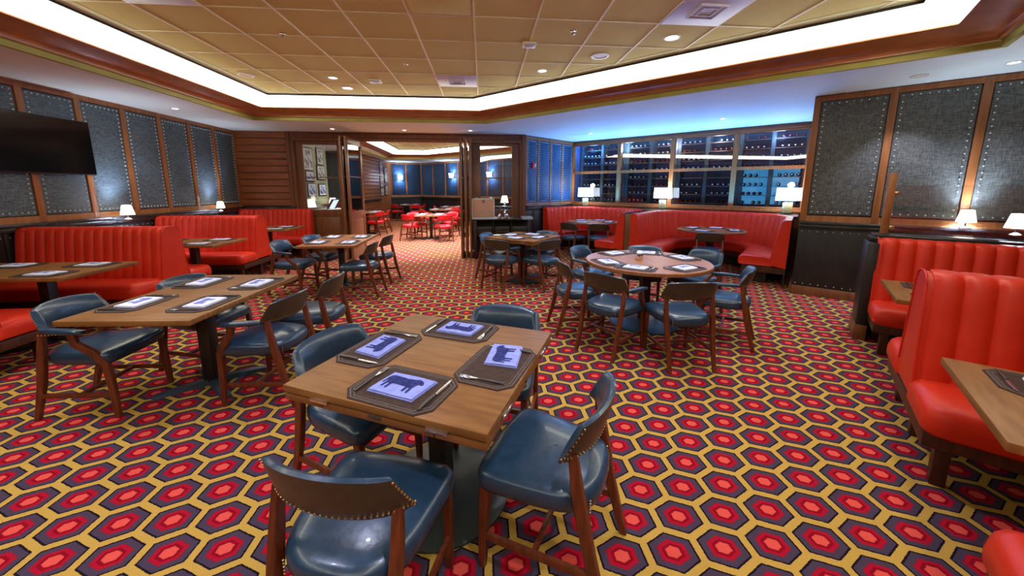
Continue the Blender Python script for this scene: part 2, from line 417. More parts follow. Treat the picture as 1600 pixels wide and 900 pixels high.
# angled panelled wall on the right
wa, m, L = wall('wall_angled', P2, P3)
sx = [L-.035-.745*i for i in range(4)]
studs(wa, m, sx, L, 1.10, ZS-.01, wd=.075)
sp_ = sorted(sx+[0.0]); upholstered(wa, m, [(sp_[i]+.045, sp_[i+1]-.045) for i in range(len(sp_)-1)], 1.20, ZS-.085, 'panel_fabric_olive', sp=.075, r=.0095)
rail(wa, m, 0, L, z=1.0); wains(wa, m, 0, L, groove=3, nails=(.95,.17)); base(wa, m, 0, L)
wc, m, L = wall('wall_return', P3, P4, mat='stud_wood')
base(wc, m, 0, L)
# window wall in front of the wine cellar: four bays
ww, m, L = wall('wall_window_low', P4, P5, 0, 1.14, mat='wall_wood')
part(ww, MB().box((0,0,1.09), (L,.10,1.15), bev=.01).box((0,0,1.15),(L,.06,1.19), bev=.006), 'window_sill', 'stud_wood', m)
hd, m, L = wall('wall_window_header', P4, P5, 2.75, ZS+.4, mat='wall_wood')
part(hd, MB().box((0,0,2.74), (L,.05,2.765), bev=.004).box((0,0,2.70), (L,.03,2.74), bev=.004), 'header_moulding', 'crown_wood', m)
for k_, (xa, xb) in enumerate(((.25,2.4),(2.8,4.95))):
    ld = bpy.data.lights.new('led_wash', 'AREA'); ld.shape = 'RECTANGLE'; ld.size = xb-xa; ld.size_y = .03; ld.energy = BLUE; ld.color = (.02,.29,1.0)
    lo = bpy.data.objects.new('led_wash', ld); C.objects.link(lo); lo.matrix_world = m @ Matrix.Translation(((xa+xb)/2,.28,1.20)) @ Matrix.Rotation(PI,4,'X') @ Matrix.Rotation(R(-8),4,'X')
bays = [0, 1.24, 2.52, 3.82, L]
for i in range(4):
    a, b = bays[i], bays[i+1]
    mb = MB().box((a,-.09,1.14), (a+.045,.03,2.75)).box((b-.045,-.09,1.14), (b,.03,2.75)).box((a,-.09,1.955), (b,.025,2.02)).box((a,-.09,1.14), (b,.02,1.19)).box((a,-.09,2.72), (b,.02,2.75))
    wn = struct(mb.build('window_%d' % (i+1), 'stud_wood', mat=m, smooth=False))
    for z0, z1 in ((1.19,1.955),(2.02,2.72)):
        g = MB().box((a+.045,-.04,z0), (b-.045,-.034,z1)).build('pane', 'window_glass', wn, mat=m, smooth=False)
# blue angled wall
wbl, m, L = wall('wall_blue', P5, P6)
sx = [.035+.48*i for i in range(5)]; sx[-1] = L-.035
studs(wbl, m, sx, L, 1.12, ZS-.02, wd=.05)
upholstered(wbl, m, [(sx[i]+.03, sx[i+1]-.03) for i in range(4)], 1.20, ZS-.09, 'panel_fabric_blue', sp=.058, r=.013)
rail(wbl, m, 0, L, z=1.03); wains(wbl, m, 0, L, groove=.8, nails=(.95,)); base(wbl, m, 0, L)
# back wall: planks, header, fixed glazed panels
Y9 = 9.0
planks = MB().box((-5.65,9.02,0), (-4.5,9.14,ZS+.4), 1)
for i in range(14):
    z = 1.13+i*.155
    if z+.15 > ZS: break
    planks.box((-5.65,8.985,z+.007), (-4.5,9.03,z+.148), bev=.006)
wk = struct(planks.build('wall_back', ['wall_wood','dark_panel'], smooth=True))
MB().box((-5.65,8.93,1.02), (-4.42,9.03,1.12), bev=.012).build('chair_rail', 'dark_rail', wk)
hb = struct(MB().box((-4.5,9.02,2.66), (1.03,9.16,ZS+.4)).box((-4.5,8.985,2.70), (1.03,9.03,ZS), bev=.01).box((-4.4,8.965,2.63), (.95,9.05,2.70), bev=.012).build('wall_header', 'door_wood'))
struct(MB().box((-4.52,8.96,0), (-4.44,9.14,ZS), bev=.01).box((-4.46,8.985,0), (-4.36,9.14,2.7), bev=.008).build('trim_5', 'door_wood'))
struct(MB().box((.90,8.97,0), (.96,9.14,2.72), bev=.008).box((.95,8.95,0), (1.05,9.16,ZS), bev=.01).build('trim_6', 'door_wood'))
def glazed_leaf(name, w, h, zlo, zhi, sl, sr, z0=.02, mid=1.8, th=.045, handles=False):
    """leaf in local x 0..w, thickness along y"""
    mb = MB().box((0,0,z0), (sl,th,h), bev=.004).box((w-sr,0,z0), (w,th,h), bev=.004).box((sl,0.001,zhi), (w-sr,th-.001,h-.001)).box((sl,.001,zlo-.12), (w-sr,th-.001,zlo)).box((sl,.001,z0), (w-sr,th-.001,z0+.16)).box((sl,th*.3,z0+.1), (w-sr,th*.7,zlo-.1))
    o = mb.build(name, 'door_wood')
    MB().box((sl+.05,.004,z0+.22), (w-sr-.05,th-.004,zlo-.19), bev=.012).build('raised_panel', 'door_wood', o)
    MB().box((sl,th*.2,mid-.012), (w-sr,th*.8,mid+.012)).build('glazing_bar', 'door_wood', o)
    MB().box((sl,th*.45,zlo), (w-sr,th*.55,zhi)).build('pane', 'glass', o, smooth=False)
    hg = MB()
    for z in (.35,1.0,1.75,2.4): hg.box((w-.006,-.008,z), (w+.006,th+.008,z+.12), bev=.003)
    hg.build('hinge', 'black_metal', o)
    return o
pl = struct(place(glazed_leaf('door_1', 1.10, 2.66, 1.04, 2.55, .18, .14), (-4.37,9.03,0)))
prr = struct(place(glazed_leaf('door_2', 1.20, 2.66, 1.03, 2.56, .24, .19), (-.30,9.03,0)))
# folded leaves
for i, (x, lab) in enumerate([(-2.99,'left stack of folding glazed wooden doors, outer leaf nearest the fixed panel'), (-2.88,'left stack of folding glazed wooden doors, inner leaf edging the opening'),
                              (-.50,'right stack of folding glazed wooden doors, leaf edging the opening'), (-.40,'right stack of folding glazed wooden doors, middle leaf'), (-.30,'right stack of folding glazed wooden doors, leaf beside the serving stand')]):
    o = glazed_leaf('folding_door', .94, 2.63, 1.04, 2.50, .09, .09, z0=.01, mid=1.8)
    tag(o, lab, 'door', 'folding doors between the dining rooms'); place(o, (x+.045, 8.03, 0), R(90))

# ------------------------------------------------------------------ back room shell
bl = struct(MB().box((-4.75,9.16,0), (-4.6,11.3,ZS+.4)).build('wall_annex_left', 'green_wall', smooth=False))
MB().box((-4.62,9.16,1.02), (-4.53,11.3,1.10), bev=.01).build('chair_rail', 'dark_rail', bl)
al = struct(MB().box((-5.6,11.3,0), (-5.5,13.6,ZS+.4)).box((-5.6,11.2,0),(-4.7,11.3,ZS+.4)).box((-5.6,13.6,0),(-4.6,13.7,ZS+.4)).build('wall_alcove', 'panel_fabric', smooth=False))
pk = MB().box((-4.75,13.6,0), (-4.62,16.8,ZS+.4), 1)
for i in range(18):
    z = .1+i*.152
    if z+.15 < ZS: pk.box((-4.66,13.6,z+.008), (-4.595,16.8,z+.145), bev=.005)
pk = struct(pk.build('wall_annex_planks', ['door_wood','dark_panel']))
MB().box((-4.62,13.6,1.0), (-4.54,16.8,1.1), bev=.01).build('chair_rail', 'dark_rail', pk)
ap = struct(MB().box((-4.75,16.8,0), (-4.62,18.8,ZS+.4)).build('wall_annex_pictures', 'wall_wood', smooth=False))
def blue_wall(name, A, B, n):
    o, m, L = wall(name, A, B)
    xs = [.03+(L-.06)*i/n for i in range(n+1)]
    studs(o, m, xs, L, 1.12, ZS-.02, wd=.07)
    for i in range(n): MB().box((xs[i]+.05,0,1.2), (xs[i+1]-.05,.02,ZS-.09), bev=.006).build('upholstered_panel', 'panel_fabric_blue', o, mat=m)
    rail(o, m, 0, L, z=1.02); return o, m, L
Q0 = (-4.62,18.8); Q1 = (-3.19,19.5); Q2 = (3.6,13.1)
fw_, mF, LF = blue_wall('wall_annex_back', Q1, Q0, 2)
fr_, mR, LR = blue_wall('wall_annex_angled', Q2, Q1, 10)
cr1 = UV(9.2,-5.42); cr2 = UV(11.6,-5.42)
o_, m_, L_ = wall('wall_annex_right', (1.0,9.3), (cr1.x,cr1.y), mat='panel_fabric_blue', th=.04)
o_, m_, L_ = wall('wall_annex_right', (cr1.x,cr1.y), (cr2.x,cr2.y), mat='panel_fabric_blue', th=.04)
o_, m_, L_ = wall('wall_annex_right', (cr2.x,cr2.y), Q2, mat='panel_fabric_blue', th=.04)
A_IN = [(-3.35,10.35),(-3.55,16.2),(-2.55,16.25),(.9,12.8),(.9,10.35)]
annulus([(-5.6,9.16),(-5.6,19.6),(-3.19,19.6),(3.75,13.2),(4.2,12.2),(2.45,10.35),(1.0,9.16)], offset(A_IN, SOFF), ZS, 'ceiling_annex_soffit', 'soffit_paint')
ca = tray(A_IN, 'annex', SOFF); grid(A_IN, ca)

# ------------------------------------------------------------------ wine cellar behind the windows
m, L = frame(P4, P5)
cellar = struct(MB().box((-.1,-2.3,0), (L+.1,-2.2,3.1)).box((-.2,-2.3,0), (-.1,-.13,3.1)).box((L+.02,-2.3,0), (L+.12,-.13,3.1)).box((-.2,-2.3,3.0), (L+.1,-.13,3.1)).build('wall_cellar', 'wine_wall', mat=m, smooth=False))
bp = MB()
prof = [(.0,0),(.036,.0),(.037,.02),(.037,.19),(.030,.215),(.014,.235),(.0135,.275)]
bp.lathe(prof, 10, 0, cap=False); bp.lathe([(.0155,.262),(.0155,.30),(.004,.303)], 10, 1, cap=True)
def bottle(foil):
    o = bp.build('wine_bottle', ['bottle_glass', foil], mat=Matrix.Rotation(R(-90),4,'X')); tag(o, 'dark wine bottle', 'bottle'); o.name = 'wine_bottle'; return o
bproto = {f: Proto(bottle(f)) for f in ('foil_white','foil_red')}
rzF = math.atan2((Vector(P5)-Vector(P4)).y, (Vector(P5)-Vector(P4)).x)
wnames = ['behind the rightmost window', 'behind the third window from left', 'behind the second window from left', 'behind the leftmost window']
ordn = ['bottom','second','third','fourth','fifth','sixth','seventh','top']
nb = 0
for bay in range(4):
    a, b = bays[bay]+.04, bays[bay+1]-.04
    rk = thing('wine_rack', 'dark timber wine rack with grey posts '+wnames[bay], 'rack', group='wine racks in the cellar')
    for x in (a, (a+b)/2, b):
        MB().box((x-.035,-.80,0), (x+.035,-.44,2.95)).build('post', 'rack_post', rk, mat=m, smooth=False)
    for j in range(8):
        z = 1.22+j*.2
        MB().box((a+.036,-.78,z-.012), (b-.036,-.46,z), bev=.003).build('shelf', 'rack_wood', rk, mat=m)
        n = int((b-a-.1)/.105); col = 'foil_red' if (j+bay) % 3 == 1 else 'foil_white'
        skip = (bay*5+j*3) % 7
        for k in range(n):
            x = a+.10+k*(b-a-.2)/(n-1)
            if abs(x-(a+b)/2) < .08 or (k+skip) % 9 >= 8 or (j == 3 and bay % 2): continue
            p = m @ Vector((x,-.76,z+.0385))
            bproto[col].put(p, rzF, '%s-capped wine bottle lying on the %s rack shelf %s' % ('white' if col == 'foil_white' else 'red', ordn[j], wnames[bay]), 'wine bottles on the %s shelf %s' % (ordn[j], wnames[bay])); nb += 1
bk = MB().box((.12,-.86,1.2), (1.15,-.84,2.0)).build('display_panel', 'case_light', mat=m, smooth=False); tag(bk, 'glowing blue panel behind the bottles at the right end of the cellar', 'panel')
for x, wt, cl in ((.5,20,(.35,.5,1)),(1.6,18,(.7,.7,.9)),(2.6,16,(.7,.65,.9)),(3.7,18,(.5,.7,1)),(4.7,30,(.1,.35,1))):
    ld = bpy.data.lights.new('cellar_light', 'POINT'); ld.energy = wt; ld.color = cl; ld.shadow_soft_size = .1
    lo = bpy.data.objects.new('cellar_light', ld); C.objects.link(lo); lo.location = m @ Vector((x,-.28,2.6))

# ------------------------------------------------------------------ chairs
def plan(t, h, hw=.236, wrap=.118):
    th = R(76*t*(1-.22*h)); x = hw*math.sin(th); y = -.188+wrap*(1-math.cos(th)) - .045*h
    return Vector((x, y, 0)), Vector((math.sin(th), -math.cos(th), 0))
def make_backrest(parent, inner, outer, nailm, arm):
    mb = MB(); rs = []; nt_ = 24
    hs_in = [(.04,.012),(.12,.020),(.35,.026),(.6,.027),(.85,.022),(.96,.010)]
    for i in range(nt_+1):
        t = -1+2*i/nt_; e = abs(t)
        zb = .618+(.012 if arm else .0)*e**3; zt = .790-.022*e**2
        ring = []
        def P(h, off):
            p, n = plan(t, max(0, min(1, h))); q = p - n*off; q.z = zb+(zt-zb)*h; return q
        for h, o in hs_in: ring.append(P(h, o))
        ring.append(P(1.0, 0))
        for h, o in ((.96,-.012),(.8,-.017),(.4,-.018),(.1,-.016),(0.,-.008)): ring.append(P(h, o))
        ring.append(P(-.01, .004)); rs.append(ring)
    n = len(rs[0]); mb.rings(rs)
    # faces on the outer side take the second material
    cnt = 0
    for i in range(nt_):
        for j in range(n):
            if 7 <= j <= 10: mb.m[i*n+j] = 1
    o = mb.build('backrest', [inner, outer], parent, ang=60)
    nl = MB()
    for i in range(35):
        t = -1+2*i/34; p, nn = plan(t, .13); q = p+nn*.0165; q.z = .618+(.012 if arm else 0)*abs(t)**3+.172*.13; nl.stud(q, .0042)
    for s in (-1, 1):
        for k in range(9):
            h = .1+.85*k/8; p, nn = plan(.97*s, h); q = p+nn*.018; q.z = .618+(.012 if arm else 0)+.148*h; nl.stud(q, .0042)
    nl.build('nailheads', nailm, o)
    return o
def make_chair(name, arm, inner='leather', outer='leather_outer', wood='chair_wood'):
    t = thing(name, name, 'chair')
    # seat cushion
    def outline(k, z, n=40):
        ring = []
        for i in range(n):
            a = 2*PI*i/n+PI/4; c, s_ = math.cos(a), math.sin(a)
            ex = 2/9.0 if s_ > 0 else 2/3.0
            x = abs(c)**ex*(1 if c > 0 else -1); y = abs(s_)**ex*(1 if s_ > 0 else -1)
            hw = .228+.024*y; ring.append((x*(hw-k), .005+y*(.235-k)+(.018*(1-x*x) if y > 0 else 0), z))
        return ring
    mb = MB().rings([outline(.02,.388), outline(.006,.393), outline(0,.415), outline(0,.448), outline(.007,.464), outline(.028,.476), outline(.07,.486), outline(.14,.492), outline(.21,.494)])
    seat = mb.build('seat', inner, t, ang=70)
    nl = MB()
    for s in (-1, 1):
        for k in range(5):
            for x, y in ((.156,-.200),(.192,-.158)): nl.stud((s*x, y, .392+.012*k), .004)
    nl.build('nailheads', 'brass', seat)
    make_backrest(t, inner, outer, 'brass', arm)
    for s in (-1, 1):
        if arm:
            MB().bar([(s*.225,.225,0),(s*.222,.215,.25),(s*.225,.205,.40),(s*.240,.155,.48),(s*.262,.085,.555),(s*.262,.075,.62)], [(.028,.03),(.034,.04),(.036,.046),(.034,.044),(.032,.042),(.032,.046)], side=(1,0,0)).build('front_leg', wood, t)
            a = MB(); rs = []
            for y, wd, hh, z, x in ((-.125,.036,.030,.642,.226),(-.05,.046,.034,.642,.247),(.03,.052,.036,.640,.261),(.10,.052,.034,.636,.266),(.145,.044,.026,.632,.266),(.152,.030,.014,.631,.266)):
                ring = []
                for q in range(12):
                    an = 2*PI*q/12; c, sn = math.cos(an), math.sin(an)
                    ring.append((s*x+wd/2*abs(c)**.6*(1 if c > 0 else -1), y, z+hh/2*abs(sn)**.6*(1 if sn > 0 else -1)))
                rs.append(ring)
            ar = a.rings(rs).build('armrest', inner, t, ang=60)
            nl = MB()
            for k in range(12): nl.stud((s*(.262+.022), -.09+.02*k, .628), .004)
            nl.build('nailheads', 'brass', ar)
        else:
            MB().bar([(s*.205,.225,0),(s*.208,.215,.25),(s*.208,.205,.395)], [(.028,.028),(.036,.038),(.038,.042)], side=(1,0,0)).build('front_leg', wood, t)
        MB().bar([(s*.195,-.285,0),(s*.198,-.215,.25),(s*.203,-.185,.40),(s*.206,-.162,.52),(s*.204,-.143,.648)], [(.028,.030),(.034,.042),(.034,.046),(.032,.042),(.028,.030)], side=(1,0,0)).build('rear_leg', wood, t)
        MB().bar([(s*.20,-.235,.175),(s*.21,.22,.155)], (.018,.032), side=(1,0,0)).build('stretcher', wood, t)
    MB().bar([(-.205,0.0,.165),(.205,0.0,.165)], (.018,.030)).build('stretcher', wood, t)
    return t
side_p = Proto(make_chair('dining_chair', False)); arm_p = Proto(make_chair('captain_chair', True))
red_p = Proto(make_chair('captain_chair', True, 'red_leather', 'red_leather'))
def chair(kind, M_, deg, label, group, off=.172):
    f = R(deg); x = M_[0]+off*math.cos(f); y = M_[1]+off*math.sin(f)
    return {'s': side_p, 'a': arm_p, 'r': red_p}[kind].put((x, y, 0), f-PI/2, label, group)
G = 'blue leather chairs at the flip-top square table'
chair('s', (-.46,.97), 74, 'blue armless chair at the lower left of the foreground table, back to the camera', G)
chair('s', (.43,1.27), 150, 'blue armless chair on the right side of the foreground table, seat in full view', G)
chair('s', (-.83,1.92), -27, 'blue armless chair tucked in at the far left side of the foreground table', G)
chair('s', (.14,2.28), -108, 'blue chair at the far side of the foreground table, only its back top showing', G)
G = 'blue leather chairs at the near left rectangular table'
chair('a', (-2.92,2.68), 3, 'blue armchair pulled out at the near left corner of the left rectangular table', G)
chair('a', (-2.64,3.31), -10, 'blue armchair tucked in at the far left of the left rectangular table', G)
chair('a', (-1.45,2.72), 172, 'blue armchair at the near right of the left rectangular table, nailed back showing', G)
chair('s', (-1.36,3.30), 178, 'blue armless chair at the far right of the left rectangular table', G)
G = 'blue leather chairs at the mid left rectangular table'
chair('a', (-3.02,5.56), -4, 'blue armchair at the near left of the table before the folding doors', G)
chair('a', (-2.84,6.18), -12, 'blue armchair at the far left of the table before the folding doors', G)
chair('s', (-1.62,5.36), 178, 'blue armless chair at the near right of the table before the folding doors', G)
chair('s', (-1.60,6.15), 172, 'blue armless chair at the far right of the table before the folding doors', G)
G = 'blue leather chairs at the small square table'
chair('s', (.05,6.28), -30, 'blue leather chair between the serving stand and the small square table', G)
chair('a', (.18,5.50), 58, 'blue armchair at the near left of the small square table, back to the camera', G)
chair('s', (1.17,6.55), -128, 'blue leather chair at the far right of the small square table, tucked in', G)
chair('s', (1.02,5.42), 122, 'blue leather chair at the near right of the small square table, bright seat showing', G)
G = 'blue leather chairs round the large round table'
chair('a', (1.30,4.75), -48, 'blue leather armchair at the far left of the large round table', G)
chair('s', (.87,3.84), 4, 'blue leather armless chair at the left of the large round table', G)
chair('a', (1.11,3.20), 40, 'blue armchair at the near left of the large round table, back to the camera', G)
chair('s', (1.77,2.86), 88, 'blue armless chair at the near side of the large round table', G)
chair('a', (2.62,3.32), 142, 'blue leather armchair at the right of the large round table, seen from the side', G)
chair('a', (2.83,4.32), -157, 'blue armchair at the far right of the large round table, facing the camera', G)
chair('s', (2.20,4.72), -118, 'blue leather chair at the far side of the large round table, mostly hidden by it', G)
G = 'blue leather chairs at the curved booths'
chair('s', (1.93,8.10), 42, 'small dark chair at the left of the round table in the left curved booth', G)
chair('s', (2.55,7.82), 70, 'small dark chair in front of the round table in the left curved booth', G)
chair('s', (4.05,6.12), 62, 'small dark chair before the round table in the right curved booth', G)

# ------------------------------------------------------------------ tables
def pedestal(t, kind, w=.09, zt=.70, r=.34, mat='black_metal', bmat='base_metal'):
    MB().box((-w/2,-w/2,.03), (w/2,w/2,zt), bev=.006).build('column', mat, t)
    if kind == 'disc': MB().lathe([(r,0),(r,.012),(r*.93,.022),(r*.5,.034),(.08,.05)], 40).build('base', bmat, t)
    else:
        b = MB()
        for a in (45, -45):
            mm = Matrix.Rotation(R(a+0), 4, 'Z')
            rs = []
            for x, hh in ((-.36,.012),(-.34,.022),(-.2,.035),(0,.05),(.2,.035),(.34,.022),(.36,.012)):
                rs.append([mm @ Vector((x, y, z)) for y, z in ((-.035,0),(.035,0),(.028,hh),(-.028,hh))])
            b.rings(rs)
        b.build('base', bmat, t)
def rect_table(name, c, deg, w, l, label, kind='cross', th=.035, mat='table_wood', z=.75, group=None, col=None, bmat='blue_base'):
    t = thing(name, label, 'table', (c[0],c[1],0), R(deg), group)
    MB().box((-w/2,-l/2,z-th), (w/2,l/2,z), bev=.004).build('tabletop', mat, t)
    MB().box((-w/4,-l/4,z-th-.02), (w/4,l/4,z-th)).build('top_plate', 'black_metal', t)
    for y in (col if col else (0,)):
        MB().box((-.045,y-.045,.03), (.045,y+.045,z-th-.01), bev=.006).build('column', 'black_metal', t)
    if kind == 'cross': 
        b = MB()
        for a in (40, -40):
            mm = Matrix.Rotation(R(a), 4, 'Z')
            b.rings([[mm @ Vector((x, y, zz)) for y, zz in ((-.035,0),(.035,0),(.028,hh),(-.028,hh))] for x, hh in ((-.36,.012),(-.34,.022),(-.2,.035),(0,.05),(.2,.035),(.34,.022),(.36,.012))])
        b.build('base', bmat, t)
    else: MB().lathe([(.33,0),(.33,.012),(.31,.022),(.17,.034),(.08,.05)], 40).build('base', bmat, t)
    return t
def fliptop(c, deg, s, label, th=.030):
    t = thing('flip_top_table', label, 'table', (c[0],c[1],0), R(deg))
    MB().box((-s/2,-s/2,.75-th), (s/2,s/2,.75), bev=.003).build('tabletop', 'table_wood', t)
    lf = MB(); q = s/2-.003
    lf.box((-q,-q,.684), (-.26,q,.713), bev=.003).box((.26,-q,.684), (q,q,.713), bev=.003).box((-.255,-q,.684), (.255,-.26,.713), bev=.003).box((-.255,.26,.684), (.255,q,.713), bev=.003)
    lf.build('folded_leaf', 'edge_wood', t)
    MB().box((-.25,-.25,.68), (.25,.25,.719)).build('top_plate', 'black_metal', t)
    for k in range(4):
        mm = Matrix.Rotation(R(90*k), 4, 'Z')
        for x in (-.27,.27): MB().box((x-.045,-s/2-.006,.709), (x+.045,-s/2+.004,.7215), bev=.002, mat=mm).build('hinge', 'chrome', t)
        MB().box((-.03,-s/2-.003,.700), (.03,-s/2+.003,.714), bev=.002, mat=mm).build('latch', 'handle_black', t)
    pedestal(t, 'disc', .092, .69, .35)
    return t
MAIN = ((-.23,1.70), -24.0)
fliptop(*MAIN, .925, 'square flip-top wooden table in the foreground with silver hinges and four place settings')
rect_table('dining_table', (-2.19,2.90), -3, .82, 1.21, 'rectangular wooden table at the left with four place settings, between booths and flip-top table', group='rectangular dining tables')
rect_table('dining_table', (-2.25,5.86), 2, .81, 1.28, 'rectangular wooden table before the folding doors with four place settings', mat='table_wood_red', group='rectangular dining tables')
SM = ((.69,6.10), -39.0)
fliptop(*SM, .93, 'small square flip-top table in front of the black serving stand')
def round_table(name, c, r, label, mat='table_wood_red', th=.04, bm='blue_base'):
    t = thing(name, label, 'table', (c[0],c[1],0))
    MB().lathe([(r-.006,.75-th),(r,.75-th+.006),(r,.744),(r-.006,.75),(.001,.75)], 64).build('tabletop', mat, t, ang=30)
    MB().lathe([(.22,.69),(.22,.71)], 24).build('top_plate', 'black_metal', t)
    pedestal(t, 'disc', .10, .70, .38 if r > .65 else .3, bmat=bm)
    return t
RT = (1.86,3.93)
round_table('round_table', RT, .68, 'large round wooden table set for six with a small glass candle holder')
B2 = UV(8.22,-4.14); B3 = UV(8.12,-1.47)
round_table('round_table', (B2.x,B2.y), .62, 'round table inside the left curved red booth', th=.03)
round_table('round_table', (B3.x,B3.y), .62, 'round table inside the right curved red booth', th=.03)
for y, nm in ((3.87,'nearest left booth'),(5.75,'middle left booth'),(7.68,'farthest left booth')):
    rect_table('booth_table', (-4.66,y), 90, .76, 1.68, 'long wooden table of the %s' % nm, kind='disc', col=(-.3,), group='booth tables along the left wall', bmat='black_metal')
rz_r = math.atan2(VY, VX)
for u0, nm in ((4.22,'farther right booth, partly hidden by a red bench'),(2.23,'nearer right booth at the frame edge')):
    p = UV(u0, 1.44); rect_table('booth_table', (p.x,p.y), math.degrees(rz_r)+90, .78, 1.72, 'long wooden table of the %s' % nm, kind='disc', col=(.3,), group='booth tables on the right', bmat='black_metal')

# ------------------------------------------------------------------ booths
def seat_prof(y0, y1, z0, z1, inset=0):
    pts = [(y0,z0),(y1-.02,z0),(y1-.003,z0+.02),(y1,z0+.06),(y1-.004,z1-.05),(y1-.025,z1-.018),(y1-.07,z1),(y0+.12,z1-.004),(y0,z1-.02)]
    cy, cz = (y0+y1)/2, (z0+z1)/2
    return [(y+(inset*.7 if y < cy else -inset), z+(inset*.4 if z < cz else -inset)) for y, z in pts]
BPROF = [(.215,.34),(.205,.45),(.185,.60),(.165,.75),(.145,.90),(.128,1.0),(.115,1.035),(.09,1.058),(.05,1.07),(0,1.074)]
def channel_mb(path, n, prof, bulge=.019, sub=8, ztop=1.074):
    """path(s)->(point, normal toward the sitter); profile (distance, z)"""
    mb = MB(); rows = []
    for i in range(n*sub+1):
        s = i/(n*sub); ph = (i % sub)/sub; bl = bulge*(1-abs(2*ph-1)**3.2)
        p, nn = path(s); col = []
        for k, (d, z) in enumerate(prof):
            j0, j1 = prof[max(k-1,0)], prof[min(k+1,len(prof)-1)]; ty, tz = j1[0]-j0[0], j1[1]-j0[1]; l = math.hypot(ty, tz) or 1
            ny, nz = tz/l, -ty/l
            w_ = bl*min(1, (len(prof)-1-k)/2.5)
            dd = d+ny*(w_-.012)*1; col.append((p[0]+nn[0]*dd, p[1]+nn[1]*dd, z+nz*(w_-.0)*.8))
        rows.append(col)
    return mb.rings(rows, cap=False, closed=False)
def straight_bench(label, group, loc, rz, length, double=True, n=15):
    t = thing('booth_bench', label, 'bench', loc, rz, group)
    for s in ((1,-1) if double else (1,)):
        path = (lambda q, s=s: ((q*(length-.035), 0), (0, s)))
        channel_mb(path, n, BPROF).build('backrest', 'booth_red', t, ang=55)
        rs = []
        for x, ins in ((.0,.0),(length-.10,0),(length-.04,.006),(length-.012,.022),(length+.004,.05)):
            rs.append([(x, s*y, z) for y, z in seat_prof(.17,.62,.305,.475,ins)])
        MB().rings(rs).build('seat_cushion', 'booth_red', t, ang=50)
    yl, yh = (-.56 if double else 0, .56)
    MB().box((.02,yl,.22), (length-.01,yh,.304), bev=.006).build('seat_frame', 'booth_wood', t)
    core = [(-y,z) for y, z in BPROF] if double else [(0,.34),(0,1.0)]
    poly = [(y-.010,z-.006) for y, z in BPROF]+(list(reversed([(-y+.010,z-.006) for y, z in BPROF[:-1]])) if double else [(-.0,.34)])
    MB().rings([[(x,y,z) for y, z in poly] for x in (length-.045,length-.008)]).build('end_panel', 'booth_red', t, ang=30)
    MB().rings([[(x,y*.8,z-.03) for y, z in poly] for x in (0.01,length-.05)]).build('core', 'dark_panel', t)
    # welt along the end panel edge
    w_ = MB().tube([(length-.006,y,z) for y, z in BPROF], .006, 6)
    if double: w_.tube([(length-.006,-y,z) for y, z in BPROF], .006, 6)
    w_.build('welt', 'booth_red', t)
    for x in (.08,length-.10):
        for y in ((-.50,.0,.50) if double else (.04,.50)):
            MB().box((x-.03,y-.03,0), (x+.03,y+.03,.221), bev=.004).build('leg', 'booth_wood', t)
    return t
GB = 'red channelled booth benches along the left wall'
straight_bench('red channelled bench at the left frame edge, its seat end showing below the blue armchair', GB, (-5.60,2.93,0), 0, 1.66)
straight_bench('red channelled double bench nearest along the left wall, below the wall-mounted television', GB, (-5.60,4.87,0), 0, 1.66)
straight_bench('red channelled double bench in the middle of the left wall row', GB, (-5.60,6.75,0), 0, 1.66)
b = straight_bench('red channelled single bench against the plank wall, farthest of the left row', GB, (-4.0,8.93,0), PI, 1.60, double=False)
b.location = (-5.60,8.90,0); b.rotation_euler = (0,0,0); b.scale = (1,-1,1)
GR = 'red channelled booth benches on the right'
rzb = math.atan2(-VY, -VX)
def rb(u0, double, lab, flip=False):
    p = UV(u0, 2.40); o = straight_bench(lab, GR, (p.x,p.y,0), rzb, 1.82, double, n=15)
    if flip: o.scale = (1,-1,1)
    return o
rb(5.25, False, 'red channelled single bench against the low black partition on the right')
rb(3.27, True, 'red channelled double bench standing foremost on the right side')
rb(1.25, False, 'red bench in the lower right corner, only its rounded seat end showing', flip=True)

